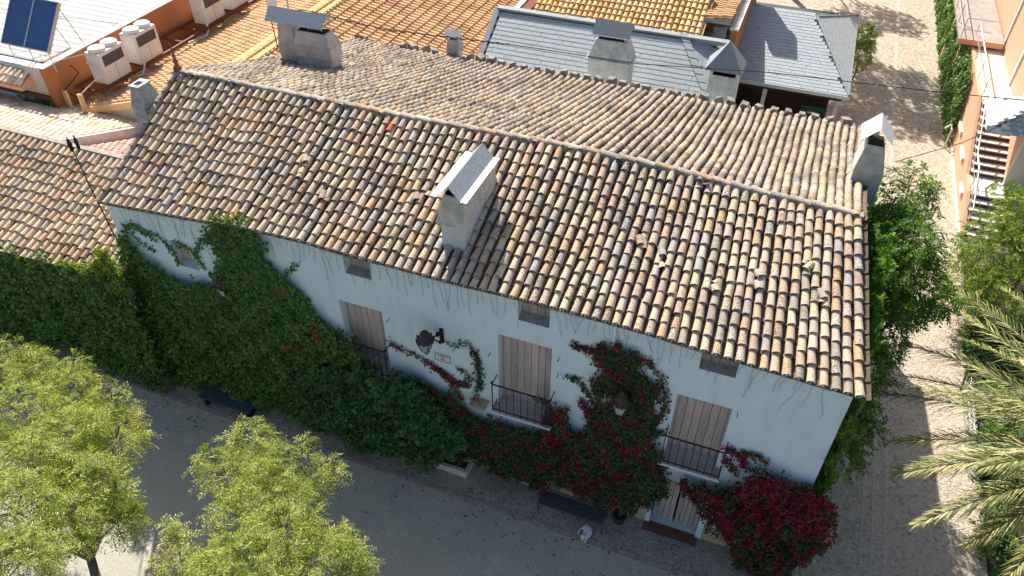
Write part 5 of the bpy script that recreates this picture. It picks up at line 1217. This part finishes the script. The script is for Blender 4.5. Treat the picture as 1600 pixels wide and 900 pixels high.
for pts, n, ff in (([(13.4, -.04, 5.7), (13.0, -.04, 5.62), (12.7, -.04, 5.55), (12.5, -.04, 5.65)], 420, .6), ([(13.2, -.04, 5.1), (13.0, -.04, 5.4), (13.15, -.04, 5.9)], 240, .4),
                   ([(12.35, -.04, 4.55), (12.6, -.04, 4.6), (12.85, -.04, 4.3), (13.1, -.04, 3.9), (13.3, -.04, 3.5)], 300, .15), ([(12.8, -.05, 3.9), (12.9, -.05, 3.7), (13.1, -.05, 3.4)], 300, .7),
                   ([(13.7, -.04, 5.6), (14.1, -.04, 5.75), (14.4, -.04, 5.4), (14.6, -.04, 4.9), (14.65, -.04, 4.4), (14.5, -.04, 3.9)], 420, .3), ([(14.3, -.05, 3.9), (14.55, -.05, 3.5), (14.75, -.05, 3.7)], 160, .1),
                   ([(12.1, -.05, 3.3), (11.85, -.05, 3.6), (11.7, -.08, 3.5)], 110, .05), ([(14.0, -.05, 4.9), (14.2, -.05, 4.95), (14.3, -.05, 4.8)], 160, .9),
                   ([(13.6, -.05, 5.2), (13.9, -.05, 5.2), (14.2, -.05, 5.1)], 260, .75)):
    strand(b2, pts, M['bougleaf'], n, .06, .065, M['bract'], ff, .055)
# bougainvillea 3: right corner
b3 = vine('bougainvillea', 'brightest red bougainvillea bush at the right corner of the facade beside the door', 'bougainvillea',
          [(15.35, 2.15), (15.6, 2.5), (16.0, 2.45), (16.5, 2.7), (16.6, 3.2), (16.9, 3.55), (17.4, 3.45), (18.0, 3.5), (18.5, 3.2), (18.6, 2.2), (18.35, 1.2), (18.1, .3), (17.6, .05), (17.1, .35), (16.6, 1.2), (16.0, 1.75)],
          lambda x, z: .35 + .75 * np.clip(1 - ((x - 17.3) / 1.9) ** 2, 0, 1) * np.clip(1.2 - np.abs(z - 1.5) / 2.2, .1, 1), 24000, M['bougleaf'], .07, y0=-.04, flower=M['bract'], ffrac=.40, ph=8., thin=.28, fzone=lambda x, z: .3 * (z - 1.6),
          stems=[([(17.6, -.35, .02), (17.5, -.4, .8), (17.3, -.3, 1.8)], [.05, .04, .03])])
for pts, n, ff in (([(16.05, -.05, 3.75), (16.25, -.05, 3.7), (16.45, -.05, 3.55), (16.6, -.08, 3.3)], 300, .8), ([(16.1, -.05, 3.4), (16.3, -.06, 3.2), (16.45, -.1, 3.0)], 160, .6),
                   ([(16.4, -.05, 3.75), (16.7, -.08, 3.8), (17.0, -.1, 3.7)], 160, .3)):
    strand(b3, pts, M['bougleaf'], n, .06, .065, M['bract'], ff, .055)
# gable climber + wisteria crown to the right of the house
vine('gable_creeper', 'green creeper covering the shaded gable wall at the right end of the house', 'climbing plant', [(-.1, .2), (-.1, 5.9), (1.2, 6.6), (3.5, 7.2), (7.2, 6.2), (7.5, 3.0), (6.5, .2)],
     lambda y, z: .28 + .30 * np.clip((y - 1.0) / 3, 0, 1) + .18 * np.clip((5 - z) / 4, 0, 1), 26000, M['creeper'], .11, y0=18.0, plane='x', ph=2.3)

def crown_points(blobs, n):
    """points in the outer shell of several ellipsoid clumps"""
    w = np.array([b[3] * b[4] * b[5] for b in blobs]) ** .67; w /= w.sum(); idx = rng.choice(len(blobs), n, p=w); B = np.array(blobs)[idx]
    d = rng.normal(0, 1, (n, 3)); d /= np.linalg.norm(d, axis=1)[:, None]; r = 1 - np.abs(rng.normal(0, .28, n)); r = np.clip(r, .05, 1.15)
    return B[:, :3] + d * B[:, 3:6] * r[:, None], d
def sprigs(C, D, nleaf, length, size, droop, aspect, name, parent, mat, tintmean=.5, curl=.4):
    """each point carries a feathery frond of small leaflets in two rows"""
    n = len(C); ax = D + rng.normal(0, .55, D.shape); ax[:, 2] -= droop; ax /= np.linalg.norm(ax, axis=1)[:, None]
    side = np.cross(ax, np.array([0, 0, 1.]) + rng.normal(0, .3, D.shape)); side /= np.linalg.norm(side, axis=1)[:, None] + 1e-6; up = np.cross(side, ax)
    k = np.arange(nleaf); s = (k // 2 + .5) / (nleaf / 2); sg = np.where(k % 2, 1, -1)
    ln = length * rng.uniform(.7, 1.3, n)
    P = C[:, None, :] + ax[:, None, :] * (s[None, :, None] * ln[:, None, None]) - np.array([0, 0, 1.]) * ((s ** 2)[None, :, None] * ln[:, None, None] * curl)
    dl = side[:, None, :] * sg[None, :, None] * 1.0 + ax[:, None, :] * .6 + rng.normal(0, .22, (n, nleaf, 3)); dl[:, :, 2] -= .25
    dl /= np.linalg.norm(dl, axis=2)[:, :, None]
    nn = up[:, None, :] + rng.normal(0, .35, (n, nleaf, 3)); 
    P = P.reshape(-1, 3); dl = dl.reshape(-1, 3); nn = nn.reshape(-1, 3)
    nn -= (nn * dl).sum(1)[:, None] * dl; nn /= np.linalg.norm(nn, axis=1)[:, None] + 1e-6; U = np.cross(dl, nn)
    sz = (size * rng.uniform(.7, 1.3, len(P)))[:, None]
    tint = np.repeat(np.clip(rng.normal(tintmean, .20, n), 0, 1), nleaf) + rng.normal(0, .15, len(P))
    V, FF, tt = replicate(LEAF_T, LEAF_F, P, np.stack([U * sz * aspect, dl * sz, nn * sz], axis=2), np.clip(tint, 0, 1))
    return meshobj(name, arrays_mesh(name, V, FF, tt), mat, parent, kind='stuff')
def tree(name, label, cat, base, blobs, n, mat, nleaf=12, length=.26, size=.065, droop=.4, aspect=.34, trunk_r=.12, tintmean=.5, twigs=60, group=None, fork=.45, dx=0., ks=1.):
    blobs = [(q[0] + dx, q[1], q[2], q[3] * ks, q[4] * ks, q[5] * ks) for q in blobs]
    t = thing(name, label, cat, base, group); b = Vector(base)
    top = Vector(np.mean([q[:3] for q in blobs], axis=0)); fz = b.lerp(top, fork)
    MB().tube([b, b.lerp(fz, .5) + Vector((.05, .04, 0)), fz], [trunk_r, trunk_r * .85, trunk_r * .7], 9).obj('trunk', M['bark'], t, True)
    for q in blobs:
        e = Vector(q[:3]); m1 = fz.lerp(e, .5) + Vector((random.uniform(-.15, .15), random.uniform(-.15, .15), .1))
        MB().tube([fz, m1, e], [trunk_r * .5, trunk_r * .3, trunk_r * .1], 6).obj('limb', M['bark'], t, True)
    sat = []
    for q in blobs:
        for _ in range(3):
            a_ = random.uniform(0, 6.28); e_ = random.uniform(-.3, .9); m_ = random.uniform(.22, .42)
            sat.append((q[0] + q[3] * math.cos(a_) * math.cos(e_) * 1.1, q[1] + q[4] * math.sin(a_) * math.cos(e_) * 1.1, q[2] + q[5] * math.sin(e_), q[3] * m_, q[4] * m_, q[5] * m_))
    C, D = crown_points(list(blobs) + sat, n)
    # clumpy: remove sprigs in hollows
    h = wob(C[:, 0] * 1.3, C[:, 1] * 1.3 + C[:, 2], 1.1, base[0]) + .5 * wob(C[:, 2] * 2, C[:, 0] * 2, 1.4, base[1]); k = h > np.quantile(h, .24); C, D = C[k], D[k]
    sprigs(C, D, nleaf, length, size, droop, aspect, 'crown', t, mat, tintmean)
    tg = MB()
    for _ in range(twigs):
        q = random.choice(blobs); e = Vector(q[:3]); d = Vector((random.gauss(0, 1), random.gauss(0, 1), random.gauss(0, .8))).normalized(); o = Vector((d.x * q[3], d.y * q[4], d.z * q[5]))
        tg.tube([e + o * .2, e + o * .7 + Vector((0, 0, .08)), e + o * random.uniform(1.0, 1.12)], [.014, .009, .004], 4)
    tg.obj('twigs', M['twig'], t, kind='stuff'); return t
tree('wisteria_tree', 'bright green leafy tree leaning over the right verge of the tiled roof', 'tree', (19.0, 5.4, 0),
     [(18.7, 6.2, 7.0, .55, .9, .7), (18.9, 5.3, 6.3, .8, 1.2, .9), (19.15, 4.2, 5.9, .65, 1.0, .9), (18.8, 3.6, 5.4, .65, .9, .9), (19.1, 5.6, 5.2, .75, 1.3, 1.0), (18.6, 2.6, 4.6, .45, .8, 1.0), (18.55, 1.4, 3.6, .45, .9, 1.0), (18.7, 4.8, 6.9, .5, .8, .5)],
     3900, M['creeper'], 11, .24, .085, .55, .45, .10, .5, 50)
tree('bottlebrush_tree', 'yellow green bushy tree between the stairs and the palm at right', 'tree', (22.9, 12.3, 0),
     [(22.6, 11.6, 2.6, 1.0, 1.5, .9), (23.6, 12.8, 3.0, 1.0, 1.3, .9), (23.2, 10.3, 2.1, 1.2, 1.3, .9), (22.1, 10.6, 1.7, .7, 1.1, .7), (24.3, 13.8, 3.2, .9, 1.0, .9), (24.6, 11.5, 2.2, 1.1, 1.4, 1.0)],
     4600, M['yellowgreen'], 11, .22, .085, .35, .42, .10, .55, 60)
# two feathery trees in front
tree('feathery_tree', 'large pale green feathery tree filling the bottom left corner', 'tree', (4.2, -7.4, 0),
     [(0.40, -3.77, 3.9, 0.50, 0.45, 0.47), (1.81, -3.96, 4.0, 0.55, 0.50, 0.52), (2.98, -4.01, 4.0, 0.42, 0.38, 0.40), (2.16, -5.31, 4.8, 0.70, 0.63, 0.66), (3.54, -5.40, 4.8, 0.65, 0.59, 0.62), (4.16, -5.01, 4.4, 0.45, 0.41, 0.43), (3.85, -6.41, 5.3, 0.70, 0.63, 0.66), (4.81, -6.27, 5.0, 0.60, 0.54, 0.57), (5.18, -6.08, 4.5, 0.40, 0.36, 0.38), (4.67, -7.39, 5.6, 0.70, 0.63, 0.66), (5.21, -7.05, 5.2, 0.50, 0.45, 0.47), (5.48, -6.43, 4.3, 0.30, 0.27, 0.28), (5.50, -7.97, 5.6, 0.55, 0.50, 0.52), (3.67, -4.33, 3.9, 0.30, 0.27, 0.28), (-0.61, -3.73, 3.8, 0.50, 0.45, 0.47)],
     6000, M['feather'], 14, .27, .082, .5, .22, .13, .5, 200)
tree('feathery_tree', 'smaller pale green feathery tree standing left of the bottom centre', 'tree', (9.0, -6.9, 0),
     [(6.76, -3.92, 4.3, 0.45, 0.41, 0.43), (7.77, -4.21, 4.4, 0.50, 0.45, 0.47), (6.93, -4.93, 4.5, 0.45, 0.41, 0.43), (8.03, -5.04, 4.7, 0.60, 0.54, 0.57), (8.25, -4.20, 4.2, 0.40, 0.36, 0.38), (8.08, -5.74, 4.9, 0.50, 0.45, 0.47), (8.97, -5.81, 5.0, 0.60, 0.54, 0.57), (9.84, -5.88, 4.8, 0.50, 0.45, 0.47), (8.83, -6.57, 5.2, 0.60, 0.54, 0.57), (10.30, -5.84, 4.6, 0.38, 0.34, 0.36), (8.19, -6.76, 5.0, 0.40, 0.36, 0.38), (9.62, -6.45, 5.1, 0.50, 0.45, 0.47), (8.45, -3.73, 4.0, 0.25, 0.23, 0.24), (6.19, -4.59, 4.2, 0.28, 0.25, 0.27)],
     4100, M['feather'], 14, .27, .080, .5, .22, .10, .5, 150)
tree('feathery_sapling', 'thin pale green sapling in the gap between the two feathery trees', 'tree', (7.2, -7.6, 0),
     [(6.57, -6.38, 4.2, 0.30, 0.27, 0.28), (7.23, -6.73, 4.3, 0.35, 0.32, 0.33)], 420, M['feather'], 10, .22, .065, .4, .34, .05, .55, 30)
# shade trees beyond the frame whose shadows fall on the upper path
tree('street_tree', 'broad street tree beyond the pavilion that shades the upper path', 'tree', (14.6, 37.2, 0),
     [(14.6, 35.6, 8.6, 1.8, 1.6, 1.0), (16.6, 35.0, 8.2, 1.5, 1.4, .9), (13.0, 33.8, 9.2, 1.6, 1.4, 1.0), (15.4, 33.2, 9.6, 1.5, 1.2, .9), (17.0, 33.8, 8.6, 1.2, 1.2, .8), (14.6, 32.2, 9.4, 1.6, 1.3, .9), (13.0, 32.6, 8.8, 1.2, 1.2, .8), (16.4, 31.8, 9.2, 1.2, 1.0, .8)],
     3600, M['ivy'], 8, .3, .13, .3, .6, .2, .5, 40)
tree('street_tree', 'second street tree farther up beyond the pavilion, shading the path at the top', 'tree', (14.0, 44.5, 0),
     [(14.0, 43.5, 8.6, 1.7, 1.6, 1.0), (15.6, 42.6, 8.0, 1.3, 1.4, .9), (12.8, 42.4, 9.0, 1.4, 1.4, 1.0)], 1300, M['ivy'], 8, .3, .13, .3, .6, .2, .5, 30)
# ivy wall by the balcony and shrub at the pavilion corner
vine('ivy_wall', 'dark green ivy hanging over the wall along the upper path under the balcony', 'ivy', [(22.5, .1), (22.8, 1.4), (23.6, 2.7), (45, 2.9), (45, .1)],
     lambda y, z: .38 + 0 * y, 26000, M['ivy'], .12, y0=-22.72, plane='x', ph=5.)
iv = bpy.data.objects['ivy_wall']
for ch in iv.children:
    me = ch.data; co = np.empty(len(me.vertices) * 3, np.float32); me.vertices.foreach_get('co', co); co = co.reshape(-1, 3); co[:, 0] *= -1; me.vertices.foreach_set('co', co.ravel()); me.update()
iv.location = (22.4, 33, 0)
for ch in iv.children: ch.matrix_parent_inverse = Matrix.Translation((-22.4, -33, 0))
tree('corner_bush', 'small bright green bush at the far corner of the slate pavilion', 'shrub', (18.4, 27.4, 0), [(18.45, 27.3, 1.5, .45, .8, .8), (18.4, 28.6, 1.7, .45, .8, .6)], 700, M['yellowgreen'], 9, .2, .09, .2, .5, .04, .5, 10)
# annex-side hanging ivy on the parapet building
vine('hanging_ivy', 'sparse ivy trailing down the white wall below the parapet corner', 'ivy', [(-9.9, 4.6), (-9.2, 4.55), (-8.3, 4.6), (-8.2, 4.15), (-8.9, 4.0), (-9.3, 4.25)], lambda x, z: .12 + 0 * x, 700, M['ivy'], .09, y0=5.68, ph=9., thin=.5)
# undergrowth of the planting bed
ug = []
for i in range(34):
    xx = random.uniform(23.0, 28.0); yy = random.uniform(-1.5, 10.5); ug.append((xx, yy, random.uniform(.3, .7), random.uniform(.5, .9), random.uniform(.5, .9), random.uniform(.35, .7)))
for i in range(16): ug.append((22.95 + random.uniform(-.1, .3), -2 + i * .85, .25, .35, .5, .35))
C_, D_ = crown_points(ug, 7200)
C_[:, 0] = np.maximum(C_[:, 0], 22.65); C_[:, 2] = np.maximum(C_[:, 2], .06)
t = thing('undergrowth', 'dense green undergrowth in the planting bed beneath the palm fronds', 'ground cover', (25, 4, 0))
sprigs(C_, D_, 8, .2, .10, .1, .6, 'foliage', t, M['shrub'], .6)
C_, D_ = crown_points(ug[::3], 1100); sprigs(C_, D_, 8, .2, .11, .1, .6, 'light_foliage', t, M['yellowgreen'], .5)
# palm
palm = thing('palm_tree', 'date palm at the right edge reaching yellow green fronds over the path', 'palm', (23.1, .6, 0))
PC = Vector((22.95, .75, 5.45))
MB().tube([(23.1, .6, 0), (23.05, .7, 2.5), (22.95, .75, 5.2)], [.26, .22, .25], 12).obj('trunk', M['bark'], palm, True)
def frond(az, el, L_, seed, sag=1.0, tm=.5):
    r = np.random.default_rng(seed); n = 40; s = np.linspace(0, 1, n)
    hd = np.array([math.cos(az), math.sin(az), 0]); x_ = s * L_ * math.cos(el) ; z_ = s * L_ * math.sin(el) - sag * s ** 2 * L_ * .42
    R_ = np.array(PC) + hd * x_[:, None] + np.array([0, 0, 1.]) * z_[:, None]
    rach = MB().tube([tuple(p) for p in R_[::3]], list(np.interp(s[::3], [0, 1], [.032, .006])), 5).obj('frond', M['palmleaf'], palm, True)
    m = 190; ss = np.repeat(np.linspace(.12, .99, m // 2), 2); sg = np.tile([-1, 1], m // 2)
    P = np.stack([np.interp(ss, s, R_[:, i]) for i in range(3)], 1); T = np.gradient(R_, axis=0); T = np.stack([np.interp(ss, s, T[:, i]) for i in range(3)], 1); T /= np.linalg.norm(T, axis=1)[:, None]
    side = np.cross(T, [0, 0, 1.]); side /= np.linalg.norm(side, axis=1)[:, None]; up = np.cross(side, T)
    fwd = 1.15 + 1.2 * ss + r.normal(0, .2, m)
    d = side * sg[:, None] * 1.0 + T * fwd[:, None] + up * r.uniform(-.4, .75, m)[:, None] + r.normal(0, .15, (m, 3)); d /= np.linalg.norm(d, axis=1)[:, None]
    ll = .58 * np.sin(np.clip(ss, .08, .95) * math.pi * .86 + .25) * r.uniform(.85, 1.1, m) + .06
    wv_ = np.cross(d, up); wv_ /= np.linalg.norm(wv_, axis=1)[:, None]; w_ = .0105
    mid = P + d * (ll * .55)[:, None]; tip = P + d * ll[:, None] - np.array([0, 0, 1.]) * (ll * r.uniform(.1, .42, m))[:, None]
    V = np.stack([P - wv_ * w_ * .6, P + wv_ * w_ * .6, mid + wv_ * w_, tip, mid - wv_ * w_], 1).reshape(-1, 3)
    F1 = np.array([(0, 1, 2), (0, 2, 4), (4, 2, 3)]); FF = (F1[None] + (np.arange(m) * 5)[:, None, None]).reshape(-1, 3)
    me = arrays_mesh('leaflets', V, FF, np.repeat(np.clip(r.normal(tm + .02, .27, m) + .25 * (ss - .5), 0, 1), 3))
    meshobj('leaflets', me, M['palmleaf'], rach, kind='stuff')
import math as _m
A_t = [(1370, 805), ]
fr_spec = [(-2.84, .28, 4.2), (2.86, .34, 4.0), (2.52, .30, 4.7), (2.10, .30, 7.0), (-2.62, .18, 3.9), (-2.45, .12, 3.2), (2.30, .42, 5.4), (3.05, .05, 3.7), (2.72, .06, 4.6), (1.85, .35, 6.0),
           (-3.0, .10, 3.6), (-2.2, .25, 3.6), (2.40, -.02, 4.6), (1.6, .3, 5.5), (.8, .4, 4.5), (0, .4, 4.5), (-.8, .4, 4.5), (-1.6, .4, 4.2), (-2.0, .5, 4.0), (2.0, .1, 5.0), (1.2, .35, 5), (2.95, .6, 3.4), (-2.7, .55, 3.4)]
for i, (az, el, L_) in enumerate(fr_spec): frond(az, el, L_, i, 1.0, .55)
